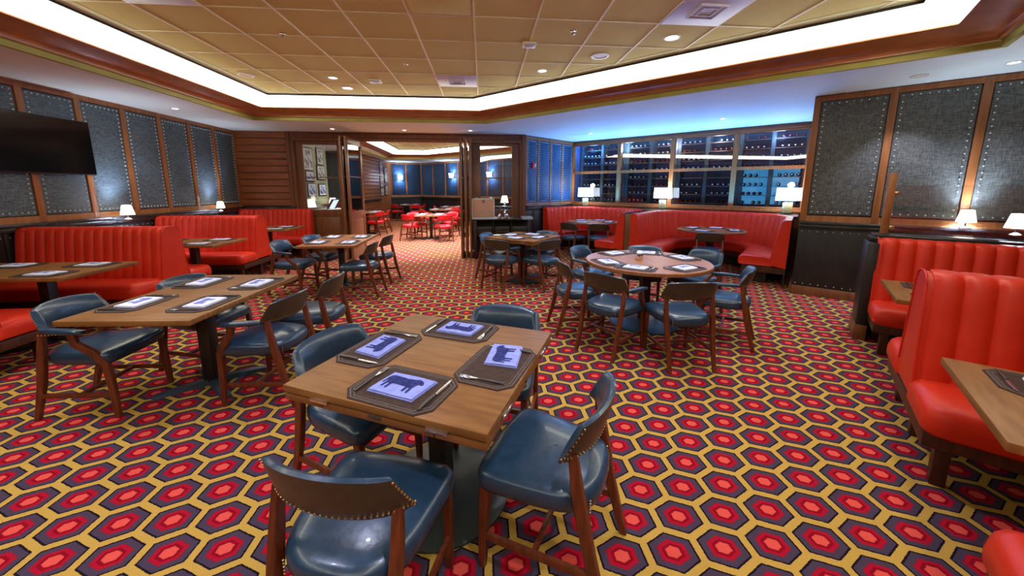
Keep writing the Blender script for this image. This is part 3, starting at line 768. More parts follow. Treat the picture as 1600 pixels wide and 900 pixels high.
def curved_booth(label, v0, u0=7.9, Rr=1.27, uend=7.08, n=34, ends=(1,1), sl2=None):
    t = thing('curved_booth', label, 'bench', (0,0,0), 0, 'curved red corner booths')
    sl = u0-uend; sl2 = sl if sl2 is None else sl2; arc = PI*Rr; tot = sl+sl2+arc
    def pth(q):       # q from right end (v0+R) round to left end; returns (v,u) and inward normal
        d = q*tot
        if d < sl: return (v0+Rr, uend+d), (-1,0)
        if d > sl+arc: return (v0-Rr, u0-(d-sl-arc)), (1,0)
        a = (d-sl)/Rr; return (v0+Rr*math.cos(a), u0+Rr*math.sin(a)), (-math.cos(a),-math.sin(a))
    def wp(q):
        (v, u), (nv, nu) = pth(q); P = UV(u, v); N_ = UV(nu, nv); return (P.x,P.y), (N_.x,N_.y)
    prof = [(d, z+.0) for d, z in BPROF]
    channel_mb(wp, n, prof, bulge=.022).build('backrest', 'booth_red', t, ang=55)
    def sweep(profs, name, mat, ang=50, qs=None):
        rs = []
        for q, ins in qs:
            (px_, py_), (nx, ny) = wp(q); rs.append([(px_+nx*y, py_+ny*y, z) for y, z in profs(ins)])
        return MB().rings(rs).build(name, mat, t, ang=ang)
    e = .05/tot
    qs = [(0.004,.05),(e*.35,.02),(e,.004)]+[(e+(1-2*e)*i/60,0) for i in range(61)]+[(1-e,.004),(1-e*.35,.02),(.996,.05)]
    sweep(lambda i: seat_prof(.17,.66,.305,.475,i), 'seat_cushion', 'booth_red', qs=qs)
    sweep(lambda i: [(.02,.2),(.60,.2),(.60,.304),(.02,.304)], 'seat_frame', 'booth_wood', qs=[(.006+.988*i/60,0) for i in range(61)])
    sweep(lambda i: [(.25,.0),(.52,.0),(.52,.2),(.25,.2)], 'plinth', 'dark_panel', qs=[(.03+.94*i/60,0) for i in range(61)])
    sweep(lambda i: [(-.002,.0),(.02,.0),(.02,1.06),(-.002,1.06)], 'shell', 'dark_panel', qs=[(.004+.992*i/60,0) for i in range(61)])
    for q0, q1, on in ((0,.006,ends[0]),(.994,1,ends[1])):
        poly = [(y-.008,z-.005) for y, z in BPROF]+[(0,.30)]
        rs = []
        for q in (q0, q1):
            (px_, py_), (nx, ny) = wp(q); rs.append([(px_+nx*y, py_+ny*y, z) for y, z in poly])
        MB().rings(rs).build('end_panel', 'booth_red', t, ang=30)
    return t
curved_booth('red curved booth at the left, in the corner by the blue wall', -4.115, Rr=1.25, n=31, sl2=.06)
curved_booth('red curved booth at the right, under the cellar windows beside the angled panelled wall', -1.455, n=34)
dv = MB().box((-2.86,7.1,0), (-2.73,7.2,1.05), bev=.004).build('booth_divider', 'door_wood', mat=Matrix(((VX,UX,0,0),(VY,UY,0,0),(0,0,1,0),(0,0,0,1))))
tag(dv, 'dark narrow wooden upright between the two curved red booths', 'divider')
# corner ledges behind the booths
def ledge(vs_, label):
    poly = [UV(u, v) for v, u in vs_]
    o = MB().prism([(p.x,p.y) for p in poly], 1.035, 1.078).build('corner_ledge', 'dark_rail', smooth=False)
    tag(o, label, 'ledge', 'ledges filling the corners behind the curved booths'); return o
def arcp(v0, Rr, a0, a1, n=12): return [(v0+Rr*math.cos(R(a0+(a1-a0)*i/n)), 7.9+Rr*math.sin(R(a0+(a1-a0)*i/n))) for i in range(n+1)]
ledge([(-5.22,9.06),(-4.3,9.08)]+arcp(-4.115,1.26,97,172), 'dark corner ledge by the blue wall carrying a white table lamp')
ledge(arcp(-4.115,1.26,8,83)+[(-4.0,9.10),(-1.6,9.10)]+arcp(-1.455,1.28,97,172), 'dark triangular ledge between the two curved booths carrying a white table lamp')
ledge(arcp(-1.455,1.28,8,83)+[(-1.3,9.10),(-.13,9.09),(-.13,8.1)], 'dark corner ledge beside the angled wall carrying a white table lamp')

# ------------------------------------------------------------------ lamps
def big_lamp(p, label):
    t = thing('table_lamp', label, 'lamp', p, 0, 'white drum-shade table lamps on the corner ledges')
    MB().box((-.085,-.06,0), (.085,.06,.02), bev=.004).build('base', 'dark_rail', t)
    MB().box((-.07,-.045,.02), (.07,.045,.22), bev=.008).build('body', 'olive_glass', t)
    MB().lathe([(.012,.22),(.012,.30)], 10).build('stem', 'chrome', t)
    MB().lathe([(.205,.26),(.195,.50),(.190,.50),(.200,.26)], 32, cap=False).build('lamp_shade', 'shade_big', t)
    ld = bpy.data.lights.new('bulb', 'POINT'); ld.energy = 5; ld.color = (1,.95,.85); ld.shadow_soft_size = .06
    lo = bpy.data.objects.new('bulb', ld); C.objects.link(lo); lo.parent = t; lo.location = (0,0,.56)
big_lamp((2.79,9.78,1.078), 'white drum-shade lamp in the corner left of the cellar windows')
big_lamp((4.23,8.30,1.078), 'white drum-shade lamp between the two curved booths')
big_lamp((5.90,6.62,1.078), 'white drum-shade lamp at the right end of the cellar windows')
def small_lamp(p, label, rz=0, s=1.0, e=5, arm=None):
    t = thing('wall_lamp', label, 'lamp', p, rz, 'small lamps with tapered white shades')
    MB().lathe([(.045*s,0),(.045*s,.012),(.03*s,.02),(.012,.03)], 20).build('base', 'chrome', t)
    if arm: MB().tube([(0,0,.012),(arm*.6,0,-.01),(arm,0,-.01)], .012, 8).build('wall_arm', 'chrome', t)
    MB().lathe([(.008,.02),(.008,.09*s)], 8).build('stem', 'chrome', t)
    MB().lathe([(.075*s,.07*s),(.048*s,.20*s),(.044*s,.20*s),(.071*s,.07*s)], 24, cap=False).build('lamp_shade', 'shade', t)
    ld = bpy.data.lights.new('bulb', 'POINT'); ld.energy = e; ld.color = (.62,.74,1.0); ld.shadow_soft_size = .03
    lo = bpy.data.objects.new('bulb', ld); C.objects.link(lo); lo.parent = t; lo.location = (0,0,.135*s)
small_lamp((-5.42,5.98,1.07), 'small lit lamp on the left wall rail, nearer one right of the television', s=1.1, e=34, arm=-.20)
small_lamp((-5.44,8.00,1.07), 'small lit lamp on the left wall rail, farther one near the plank wall', e=28, arm=-.18)
q = UV(6.66, 1.45); small_lamp((q.x,q.y,1.10), 'small lit lamp on the rail of the angled panelled wall behind the glass screen', s=1.1, e=34)
q = UV(5.45, 1.49); small_lamp((q.x,q.y,1.14), 'small lit lamp on the low partition cap at the right frame edge', s=1.0, e=16)

# ------------------------------------------------------------------ low partition with glass screen on the right
mp_ = UVM(5.27, .58)
lw = thing('low_partition', 'low black partition with polished cap behind the right booths, carrying a glass screen', 'partition')
MB().box((.012,.01,0), (1.86,.21,1.04), bev=.004).build('body', 'dark_panel', lw, mat=mp_)
MB().box((-.085,-.20,0), (.015,.24,.16), bev=.004).build('base_trim', 'door_wood', lw, mat=mp_)
MB().box((-.075,-.19,.0), (.010,.22,1.02), bev=.004).build('end_post', 'dark_panel', lw, mat=mp_)
MB().box((-.05,-.06,1.04), (1.87,.28,1.075), bev=.01).box((-.03,-.03,1.075), (1.87,.24,1.10), bev=.01).build('cap', 'dark_rail', lw, mat=mp_)
gs = thing('glass_screen', 'clear glass screen clipped to a wooden post on the low partition cap', 'screen')
MB().box((.03,.10,1.10), (.09,.16,1.72), bev=.003).build('post', 'stud_wood', gs, mat=mp_)
MB().box((.10,.125,1.12), (1.84,.133,1.60)).build('pane', 'glass', gs, mat=mp_, smooth=False)
for z in (1.15,1.50):
    MB().box((.085,.115,z), (.13,.143,z+.035), bev=.006).build('clip', 'brass', gs, mat=mp_)

# ------------------------------------------------------------------ television
tv = thing('television', 'large black flat television mounted on the left panelled wall', 'television', (-5.65,5.09,1.73))
MB().box((.09,-.66,0), (.125,.66,.73), bev=.006).build('casing', 'black_metal', tv)
MB().box((.125,-.648,.014), (.127,.648,.718)).build('screen', 'screen', tv, smooth=False)
MB().box((.0,-.2,.2), (.09,.2,.5), bev=.004).build('bracket', 'black_metal', tv)

# ------------------------------------------------------------------ serving stand by the doors
st = thing('serving_stand', 'black wooden serving stand with shelves and grey worktop beside the folding doors', 'cabinet', (.42,8.20,0))
MB().box((-.66,-.26,.86), (.66,.30,.90), bev=.006).build('worktop', 'dark_rail', st)
MB().box((-.665,-.30,.885), (-.12,.10,.915), bev=.004).box((.44,-.28,.875), (.68,.12,.925), bev=.004).build('work_tray', 'grey_top', st)
for x in (-.60,.60):
    for y in (-.20,.25): MB().box((x-.035,y-.035,0), (x+.035,y+.035,.86), bev=.004).build('leg', 'dark_panel', st)
MB().box((-.58,.22,.10), (.58,.25,.86)).build('back_panel', 'dark_panel', st)
for z in (.12,.50): MB().box((-.60,-.20,z), (.60,.24,z+.025), bev=.004).build('shelf', 'dark_panel', st)
for x in (-.20,.20): MB().box((x-.01,-.2,.525), (x+.01,.22,.86)).build('partition', 'dark_panel', st)
for i, x in enumerate((-.39,0,.39)):
    MB().box((x-.165,-.215,.53), (x+.165,-.195,.72), bev=.006).box((x-.165,-.20,.53), (x+.165,.15,.55)).build('drawer', 'black_metal', st)
    MB().box((x-.15,-.222,.60), (x+.15,-.216,.608)).build('drawer_pull', 'brass', st)
# wooden case / menu box, peppermill, cruets, phone tray
bx = thing('wooden_menu_board', 'reddish clip-topped wooden board standing on the left of the serving stand', 'board', (0.0,8.10,.915))
MB().box((-.24,0,0), (.24,.035,.40), bev=.004).build('board', 'cork_board', bx)
MB().box((-.25,-.008,-.0), (-.235,.04,.42)).box((.235,-.008,0), (.25,.04,.42)).box((-.25,-.008,.40), (.25,.04,.42)).build('frame', 'mat_board', bx)
for x in (-.16,.16): MB().lathe([(.03,0),(.03,.02),(.01,.026)], 12, c=(x,.015,.418)).build('clip', 'chrome', bx)
mb_ = MB().prism([(-.035,-.02),(.035,-.02),(.018,.035),(-.018,.035)], -.002, .004)
mb_.build('clasp', 'chrome', bx, mat=Matrix.Translation((0,-.012,.36)) @ Matrix.Rotation(R(90),4,'X') @ Matrix.Rotation(PI,4,'Z'))
def simple(name, mb, mats, loc, label, cat, group=None, rz=0, **k):
    o = mb.build(name, mats, **k); place(o, loc, rz); return tag(o, label, cat, group)
simple('candlestick', MB().lathe([(.05,0),(.05,.015),(.02,.03),(.014,.10),(.028,.12),(.014,.15),(.012,.24),(.024,.26),(.012,.29),(.026,.31),(.014,.36),(.006,.38)], 16), 'chrome', (.48,8.05,.90), 'tall turned silver stand beside the wooden board on the serving stand', 'stand')
for x, l in ((.36,'left'),(.52,'right')):
    simple('glass_jar', MB().lathe([(.001,0),(.04,.004),(.048,.03),(.045,.07),(.025,.085),(.02,.10),(.001,.102)], 16), 'chrome', (x,7.97,.90), 'small round silver pot on the serving stand, %s of the pair' % l, 'pot', 'round pots on the serving stand')
# ------------------------------------------------------------------ fire alarm
m, L = frame(P5, P6)
fa = thing('fire_alarm', 'small red fire alarm strobe on the blue panelled wall', 'alarm', m @ Vector((L-.27,.022,2.12)), math.atan2((Vector(P6)-Vector(P5)).y, (Vector(P6)-Vector(P5)).x))
MB().box((-.06,0,-.07), (.06,.05,.07), bev=.008).build('housing', 'red_plastic', fa)
MB().box((-.045,.05,-.03), (.0,.07,.03), bev=.006).build('strobe_lens', 'white_plastic', fa)

# ------------------------------------------------------------------ ceiling fittings
def can(p, r, label, power=True, z=ZC, lit=True, group='recessed downlights', e=None):
    t = thing('downlight', label, 'downlight', (p[0],p[1],z))
    t['group'] = group
    MB().lathe([(r*1.28,-.001),(r*1.28,-.008),(r*1.02,-.010),(r*.98,-.004)], 24, cap=False).build('trim_ring', 'white_plastic', t)
    MB().lathe([(.001,-.003),(r,-.003)], 24, cap=False).build('lens', 'can_lens' if lit else 'grid_metal', t)
    if power:
        ld = bpy.data.lights.new('beam', 'SPOT'); ld.energy = e or CAN; ld.color = CANCOL; ld.spot_size = R(88); ld.spot_blend = .6; ld.shadow_soft_size = .05
        lo = bpy.data.objects.new('beam', ld); C.objects.link(lo); lo.parent = t; lo.location = (0,0,-.015)
can((2.06,4.08), .065, 'bright recessed downlight in the tiled ceiling, nearest the right edge of the tray')
can((.84,5.31), .055, 'bright recessed downlight in the tiled ceiling, right of the square speaker')
can((-2.20,6.46), .070, 'bright recessed downlight in the tiled ceiling, lowest of the left pair')
can((-2.21,5.90), .055, 'bright recessed downlight in the tiled ceiling, upper one of the left pair')
can((1.46,4.69), .085, 'wide unlit round ceiling speaker in the tiled ceiling beside the light band', power=False, lit=False, group='round ceiling speakers')
can((-3.42,5.88), .085, 'unlit round ceiling speaker in the tiled ceiling at the left light band', power=False, lit=False, group='round ceiling speakers')
sf = [((-3.27,8.49),'left one above the folding doors'),((-1.73,8.52),'middle one above the folding doors'),((-.27,8.45),'right one above the folding doors'),((2.52,8.59),'one in front of the blue wall corner'),
      ((4.40,6.60),'one above the right curved booth'),((5.38,3.50),'one nearest the right frame edge'),((-5.0,6.6),'one above the left booths')]
for p, l in sf: can(p, .045, 'small recessed downlight in the painted soffit, '+l, z=ZS, group='small soffit downlights', e=26)
can((4.96,3.99), .06, 'dim recessed fitting in the soffit at the upper right', lit=False, z=ZS, group='dim soffit fittings', e=70)
# downlights out of frame behind the camera keep the foreground lit
for p, l in (((-1.9,.6),'above the left foreground'),((.5,.3),'above the camera'),((-3.0,2.2),'high at the left, beyond the frame top'),((1.3,2.6),'above the flip-top table, beyond the frame top'),((-.9,2.4),'over the flip-top table, beyond the frame top')):
    can(p, .06, 'downlight '+l, group='downlights beyond the frame')
def vent(p, label, s=.59):
    t = thing('air_vent', label, 'vent', (p[0],p[1],ZC-.006), 0, 'square ceiling air vents')
    MB().box((-s/2,-s/2,-.006), (s/2,s/2,0), bev=.002).build('plate', 'vent_white', t)
    for k, q in enumerate((.22,.13)):
        f = MB(); h = s*q/1.0
        f.box((-h,-h,-.022), (h,-h+.014,-.006)).box((-h,h-.014,-.022), (h,h,-.006)).box((-h,-h+.014,-.022), (-h+.014,h-.014,-.006)).box((h-.014,-h+.014,-.022), (h,h-.014,-.006))
        f.build('louvre', 'vent_white', t, smooth=False)
def tile(i, j): return (-.07+.61*(i+.5), 3.7675+.61*(j+.5))
vent(tile(-1,3), 'square air vent in the tiled ceiling near the back light band')
vent(tile(3,-1), 'large square air vent in the tiled ceiling at the upper right')
vent(tile(-5,-1), 'square air vent at the top left edge of the tiled ceiling')
sg = MB(); cx, cy = tile(-1,-1); rs = []
for k in range(7):
    q = k/6; h = .295*(1-q); rs.append([(cx+h*x, cy+h*y, ZC-.003-.03*(1-(1-q)**2)) for x, y in ((-1,-1),(0,-1),(1,-1),(1,0),(1,1),(0,1),(-1,1),(-1,0))])
sg.rings(rs, cap=False); tag(sg.build('sagging_tile', 'tile', ang=80), 'bowed ceiling tile at the top centre of the tiled ceiling', 'tile')
def squarebox(p, s, label):
    t = thing('ceiling_speaker', label, 'speaker', (p[0],p[1],ZC), 0, 'square ceiling devices')
    MB().box((-s/2,-s/2,-.03), (s/2,s/2,-.001), bev=.012).build('housing', 'white_plastic', t)
    MB().box((-s*.36,-s*.36,-.034), (s*.36,s*.36,-.028), bev=.002).build('grille', 'vent_white', t)
squarebox((.54,4.38), .15, 'white square device on the tiled ceiling right of centre')
squarebox((-1.62,5.98), .17, 'grey rounded square device on the tiled ceiling left of centre')
for p, l in (((-2.1,4.32),'left'),((.95,4.0),'right'),((-1.0,5.2),'central')):
    o = MB().lathe([(.03,0),(.03,-.006),(.012,-.01),(.012,-.035),(.02,-.04),(.001,-.041)], 12).build('sprinkler', 'chrome'); place(o, (p[0],p[1],ZC)); tag(o, 'tiny fire sprinkler on the tiled ceiling, %s one' % l, 'sprinkler', 'ceiling sprinklers')
o = struct(MB().box((-.3,-.3,-.003), (.3,.3,.0)).build('trim_7', 'soffit_paint', mat=UVM(8.2,-4.3,ZS) , smooth=False))

# ------------------------------------------------------------------ place settings
def octa(w, h, c): return [(-w+c,-h),(w-c,-h),(w,-h+c),(w,h-c),(w-c,h),(-w+c,h),(-w,h-c),(-w,-h+c)]
def make_mat():
    o = MB().prism(octa(.205,.142,.050), 0, .004).build('placemat', 'placemat', smooth=False)
    outer = octa(.196,.133,.047); inner = octa(.1925,.1295,.0455); n = 8; vs = [(x,y,.0044) for x, y in outer+inner]
    outer2 = octa(.184,.121,.043); inner2 = octa(.181,.118,.042)
    sb = MB().add(vs, [(i,(i+1) % n,n+(i+1) % n,n+i) for i in range(n)])
    sb.add([(x,y,.0044) for x, y in outer2+inner2], [(i,(i+1) % n,n+(i+1) % n,n+i) for i in range(n)])
    sb.build('stitching', 'stitch', o, smooth=False); tag(o, 'placemat', 'placemat'); return o
BULL = [(-.072,.030),(-.060,.036),(-.030,.034),(.000,.032),(.030,.036),(.046,.040),(.058,.036),(.068,.028),(.074,.016),(.066,.010),(.058,.014),(.052,.004),(.048,-.008),(.048,-.040),(.040,-.040),(.038,-.012),(.030,-.014),(.028,-.036),(.021,-.036),(.020,-.010),(.000,-.008),(-.025,-.006),(-.040,-.008),(-.042,-.038),(-.050,-.038),(-.050,-.010),(-.058,-.010),(-.062,-.034),(-.069,-.034),(-.066,-.002),(-.070,.010),(-.076,-.014),(-.079,-.012),(-.076,.018)]
def make_napkin(mat, ps=1.0, pm='print_blue'):
    mb = MB(); N_ = 9
    def layer(w, h, z0, z1, sh, wob):
        top, bot = [], []
        for j in range(N_):
            for i in range(N_):
                x = -w+2*w*i/(N_-1)+sh*(j/(N_-1)-.5); y = -h+2*h*j/(N_-1)
                e = min(i, N_-1-i, j, N_-1-j); z = z1-(.003 if e == 0 else 0)+wob*math.sin(i*.9+j*.5)*.5
                top.append((x,y,z)); bot.append((x,y,z0))
        vs = top+bot; K = N_*N_; fs = []
        for j in range(N_-1):
            for i in range(N_-1):
                a = j*N_+i; fs.append((a,a+1,a+N_+1,a+N_)); fs.append((K+a,K+a+N_,K+a+N_+1,K+a+1))
        bd = [i for i in range(N_)]+[j*N_+N_-1 for j in range(1,N_)]+[(N_-1)*N_+i for i in range(N_-2,-1,-1)]+[j*N_ for j in range(N_-2,0,-1)]
        for q in range(len(bd)):
            a, b_ = bd[q], bd[(q+1) % len(bd)]; fs.append((a,b_,K+b_,K+a))
        mb.add(vs, fs)
    layer(.108,.078,0,.006,.016,.001); layer(.105,.074,.0065,.0125,.014,.0022)
    o = mb.build('napkin', mat, ang=60)
    MB().prism([(x*1.15*ps,y*1.25*ps) for x, y in BULL], .0130, .0148).build('printed_bull', pm, o, smooth=False)
    tag(o, 'napkin', 'napkin'); return o
def make_fork():
    t = thing('fork', 'fork', 'fork')
    MB().bar([(0,-.10,.004),(0,-.02,.005),(0,.02,.006)], [(.011,.006),(.009,.006),(.006,.004)], side=(1,0,0)).build('handle', 'handle_black', t)
    h = MB().bar([(0,.02,.006),(0,.045,.004),(0,.06,.004)], [(.006,.003),(.016,.002),(.022,.002)], side=(1,0,0))
    for x in (-.009,-.003,.003,.009): h.bar([(x,.058,.004),(x,.085,.006),(x*.95,.105,.004)], (.0032,.002), side=(1,0,0))
    h.build('tines', 'steel', t); return t
def make_knife():
    t = thing('steak_knife', 'knife', 'knife')
    MB().bar([(0,-.11,.004),(0,-.05,.006),(0,0,.005)], [(.010,.008),(.014,.009),(.010,.007)], side=(1,0,0)).build('handle', 'handle_black', t)
    MB().bar([(0,0,.004),(0,.06,.004),(-.002,.10,.004),(-.004,.118,.004)], [(.012,.002),(.015,.002),(.011,.0015),(.002,.001)], side=(1,0,0)).build('blade', 'steel', t); return t
mat_p = Proto(make_mat()); nap_p = Proto(make_napkin('napkin')); napw_p = Proto(make_napkin('napkin_white', .78, 'print_pale')); fork_p = Proto(make_fork()); knife_p = Proto(make_knife())
def setting(x, y, deg, where, z=.75, white=True, nap=(0,0,0), full=True, cut=True, group=None):
    """deg = direction the diner faces"""
    r = R(deg)-PI/2; cs, sn = math.cos(r), math.sin(r)
    def L_(a, b): return (x+cs*a-sn*b, y+sn*a+cs*b)
    g = group or where
    mat_p.put((x,y,z), r, 'brown octagonal placemat '+where, 'placemats')
    p = L_(nap[0], nap[1]); (napw_p if white else nap_p).put((p[0],p[1],z+.0046), r+R(nap[2]), 'folded %s printed napkin %s' % ('white' if white else 'lavender', where), 'folded napkins')
    if cut:
        p = L_(-.160,0); fork_p.put((p[0],p[1],z+.0046), r+R(2), 'fork on the placemat '+where, 'forks')
        p = L_(.160,-.005); knife_p.put((p[0],p[1],z+.0046), r-R(2), 'steak knife on the placemat '+where, 'steak knives')
# foreground table: positions measured on the table top
def loc(base, a, b):
    (cx, cy), d = base; r = R(d); return cx+a*math.cos(r)-b*math.sin(r), cy+a*math.sin(r)+b*math.cos(r)
x, y = loc(MAIN, .025,-.315); setting(x, y, 64, 'at the near edge of the foreground flip-top table', white=False)
x, y = loc(MAIN, .315,.0); setting(x, y, 154, 'at the right edge of the foreground flip-top table', white=False, nap=(.085,.0,12))
x, y = loc(MAIN, -.04,.315); setting(x, y, -114, 'at the far edge of the foreground flip-top table', white=False)
x, y = loc(MAIN, -.315,-.03); setting(x, y, -24, 'at the left edge of the foreground flip-top table', white=False)
LT = ((-2.19,2.90), -3)
for a, b, d, w_ in ((-.23,-.25,-3,'at the near left of the left rectangular table'),(.235,-.26,177,'at the near right of the left rectangular table'),(-.235,.32,-3,'at the far left of the left rectangular table'),(.25,.27,177,'at the far right of the left rectangular table')):
    x, y = loc(LT, a, b); setting(x, y, d, w_)
MT = ((-2.25,5.86), 2)
for a, b, d, w_ in ((-.23,-.30,2,'at the near left of the table before the folding doors'),(.22,-.34,182,'at the near right of the table before the folding doors'),(-.23,.32,2,'at the far left of the table before the folding doors'),(.22,.30,182,'at the far right of the table before the folding doors')):
    x, y = loc(MT, a, b); setting(x, y, d, w_)
for a, b, d, w_ in ((0,-.28,51,'at the near left of the small square table'),(.28,0,141,'at the near right of the small square table'),(0,.28,-129,'at the far right of the small square table'),(-.28,0,-39,'at the far left of the small square table')):
    x, y = loc(SM, a, b); setting(x, y, d, w_)
for k, (an, w_) in enumerate(((233,'near side'),(294,'near right side'),(12,'far right side'),(66,'far side'),(116,'far left side'),(190,'left side'))):
    x, y = RT[0]+.49*math.cos(R(an)), RT[1]+.49*math.sin(R(an)); setting(x, y, an+180, 'on the %s of the large round table' % w_)
ch = thing('candle_holder', 'small square candle holder in the middle of the large round table', 'candle holder', (RT[0]-.08,RT[1]+.02,.75))
MB().box((-.032,-.032,0), (.032,.032,.075), bev=.006).build('holder', 'chrome', ch); MB().lathe([(.02,.076),(.02,.082)], 12).build('candle', 'white_plastic', ch)
for c_, nm in ((B2,'left'),(B3,'right')):
    for an, w_ in ((330,'right side'),(45,'far right side'),(120,'far left side'),(215,'near side')):
        x, y = c_.x+.40*math.cos(R(an)), c_.y+.40*math.sin(R(an)); setting(x, y, an+180, 'on the %s of the %s curved booth table' % (w_, nm), cut=False)
for yy, nm in ((3.87,'nearest'),(5.75,'middle'),(7.68,'farthest')):
    for s, wd in ((-1,'near'),(1,'far')):
        for xx, e_ in ((-4.12,'aisle end'),(-4.85,'wall end')):
            setting(xx, yy+s*.21, -90*s, 'at the %s %s of the %s left booth table' % (wd, e_, nm), cut=(nm == 'nearest'))
for u0, nm in ((4.22,'farther'),(2.23,'nearer')):
    for s, wd in ((1,'far'),(-1,'near')):
        p = UV(u0+s*.21, .89); setting(p.x, p.y, math.degrees(math.atan2(-s*UY, -s*UX)), 'on the %s side of the %s right booth table' % (wd, nm))
pl_ = simple('side_plate', MB().lathe([(.001,0),(.05,.0),(.085,.010),(.088,.013),(.05,.005),(.001,.004)], 28), 'white_plastic', (*loc(SM,-.40,-.20),.75), 'pale round plate on the left corner of the small square table', 'plate')

# ------------------------------------------------------------------ back room furniture
def annex_table(c, label, r=None, w=.9, l=.9, deg=0):
    if r: round_table('round_table', c, r, label, bm='black_metal')
    else: rect_table('dining_table', c, deg, w, l, label, group='tables in the back room', bmat='black_metal')
ANX = [((-1.62,11.35),'nearest back room table'),((-3.95,12.75),'leftmost back room table'),((-1.6,14.3),'middle back room table'),((-3.6,18.3),'farthest back room table'),((-1.4,16.2),'far right back room table')]
for (c_, l) in ANX:
    annex_table(c_, 'wooden '+l+' set with napkins', w=.95, l=.95, deg=8)
    for dx, dy, d, w_ in ((-.25,-.25,90,'near left'),(.25,-.22,90,'near right'),(-.25,.25,-90,'far left'),(.25,.25,-90,'far right')):
        setting(c_[0]+dx, c_[1]+dy, d, 'at the %s of the %s' % (w_, l), cut=False)
GC = 'red leather armchairs in the back room'
for M_, d, l in [((-2.27,10.93),58,'front left at the nearest back room table'),((-1.10,10.62),112,'front right at the nearest back room table'),((-2.25,11.85),-45,'far left at the nearest back room table'),((-1.0,12.0),-125,'far right at the nearest back room table'),
                 ((-3.42,12.35),160,'right of the left back room table, nearer one'),((-3.40,13.25),190,'right of the left back room table, farther one'),((-4.15,11.85),85,'near side of the left back room table'),
                 ((-1.0,13.55),125,'front right at the middle back room table'),((-2.3,13.9),20,'left of the middle back room table'),((-1.2,15.1),-110,'far side of the middle back room table'),
                 ((-4.25,17.8),60,'left at the far wall table'),((-3.2,17.5),100,'front of the far wall table'),((-2.9,18.2),180,'right at the far wall table'),((-2.1,16.1),0,'left of the far right table'),((-1.2,15.5),95,'front of the far right table')]:
    chair('r', M_, d, 'red leather armchair '+l, GC)
def sconce(m_, x, z, label, lit=True):
    p = m_ @ Vector((x,.04,z)); t = thing('wall_sconce', label, 'sconce', p, math.atan2(m_[1][0], m_[0][0]), 'glowing wall sconces in the back room')
    MB().box((-.05,-.02,-.08), (.05,.03,.08), bev=.01).build('bracket', 'black_metal', t)
    MB().lathe([(.10,-.10),(.12,.10),(.115,.10),(.095,-.10)], 20, c=(0,.14,0), cap=False).build('lamp_shade', 'sconce_glow', t)
    MB().tube([(0,.02,0),(0,.14,0)], .01).build('arm', 'black_metal', t)
    ld = bpy.data.lights.new('bulb', 'POINT'); ld.energy = 32; ld.color = (.45,.6,1.0); ld.shadow_soft_size = .05
    lo = bpy.data.objects.new('bulb', ld); C.objects.link(lo); lo.parent = t; lo.location = (0,.16,.0)
sconce(mF, 1.13, 2.08, 'glowing wall sconce on the far left panelled wall of the back room')
for x_, l in ((LR-2.5,'in the middle of the angled wall'),(LR-4.93,'on the angled wall seen through the right door glass')):
    sconce(mR, x_, 2.15, 'glowing wall sconce '+l)
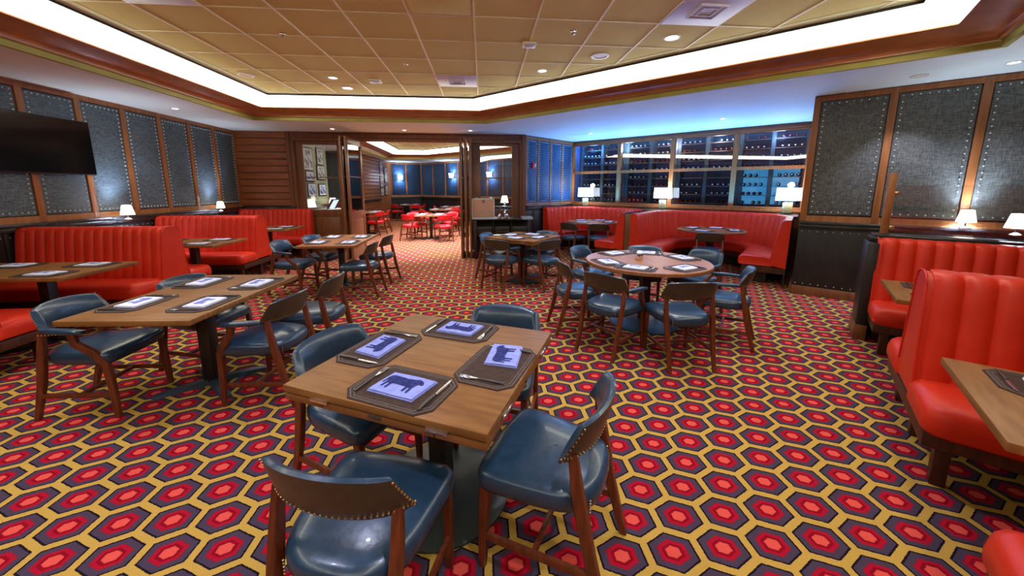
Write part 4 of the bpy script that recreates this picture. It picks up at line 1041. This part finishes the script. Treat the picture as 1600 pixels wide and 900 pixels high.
# pictures
def picture(x, y, z, w_, h_, mat, label, mat2='mat_board'):
    t = thing('framed_picture', label, 'picture', (x,y,z), 0, 'framed pictures in the back room')
    f = MB().box((0,-w_/2,-h_/2), (.03,w_/2,h_/2), bev=.004); f.build('frame', 'black_metal', t)
    MB().box((.03,-w_/2+.038,-h_/2+.038), (.032,w_/2-.038,h_/2-.038)).build('mount', mat2, t, smooth=False)
    MB().box((.032,-w_/2+.07,-h_/2+.07), (.034,w_/2-.07,h_/2-.07)).build('print', mat, t, smooth=False)
for y, z, w_, h_, mt, l in ((10.12,2.30,.55,.62,'print_grey','large framed picture at the top left behind the left door glass'),(10.85,2.42,.42,.48,'print_grey','framed picture at the top right behind the left door glass'),
                         (10.16,1.86,.46,.30,'print_dark','small blue framed picture at the centre left behind the left door glass'),(10.85,1.98,.50,.42,'print_grey','framed sketch at the centre right behind the left door glass'),
                         (10.22,1.50,.48,.38,'print_dark','blue framed picture at the lower left behind the left door glass'),(10.86,1.50,.46,.36,'print_dark','blue framed picture at the lower right behind the left door glass')):
    picture(-4.6, y, z, w_, h_, mt, l)
for y, z, h_, l in ((17.15,2.45,.55,'upper near'),(17.15,1.85,.5,'middle near'),(17.15,1.38,.38,'lower near'),(17.9,2.15,.7,'upper far'),(17.9,1.45,.45,'lower far')):
    picture(-4.62, y, z, .5, h_, 'print_grey', 'tall framed picture beyond the plank wall, %s one' % l)
# side counter and lamps seen through the left door glass
ct = thing('side_counter', 'dark side counter under the pictures behind the left door glass', 'counter', (-4.30,10.3,0))
MB().box((-.28,-1.1,.92), (.2,.9,.97), bev=.006).build('worktop', 'white_plastic', ct); MB().box((-.26,-1.05,0), (.16,.85,.92), bev=.004).build('body', 'red_leather', ct)
for y, l in ((9.55,'left'),(10.9,'right')):
    small_lamp((-4.33,y,.97), 'small lit lamp on the counter behind the left door glass, %s one' % l, s=1.5, e=5)
mn = thing('tilted_screen', 'tilted pale blue screen on the counter behind the left door glass', 'screen', (-4.22,10.45,.97), R(65))
mmx = Matrix.Rotation(R(38), 4, 'X')
MB().box((-.16,-.01,.02), (.16,.01,.36), bev=.004, mat=mmx).build('casing', 'black_metal', mn); MB().box((-.09,-.013,.04), (.09,-.011,.34), mat=mmx).build('display', 'menu_light', mn, smooth=False)
q = Vector((1.2,9.9,0)); ct2 = thing('side_counter', 'dark side counter behind the right door glass carrying a small lamp', 'counter', (.75,10.6,0))
MB().box((-.5,-.2,1.0), (.6,.25,1.04), bev=.006).build('worktop', 'dark_rail', ct2); MB().box((-.46,-.16,0), (.56,.22,1.0), bev=.004).build('body', 'dark_panel', ct2)
small_lamp((.62,10.55,1.04), 'small lit lamp on the counter behind the right door glass', s=1.5, e=5)
for p in ((-1.2,11.0),(-2.4,12.6),(-.6,12.4)):
    can(p, .06, 'recessed downlight in the back room ceiling', group='downlights in the back room', e=330)
for p in ((-2.0,9.7),(-.9,9.7)):
    can(p, .045, 'recessed downlight in the back room soffit just inside the doorway', z=ZS, group='back room soffit downlights', e=480)
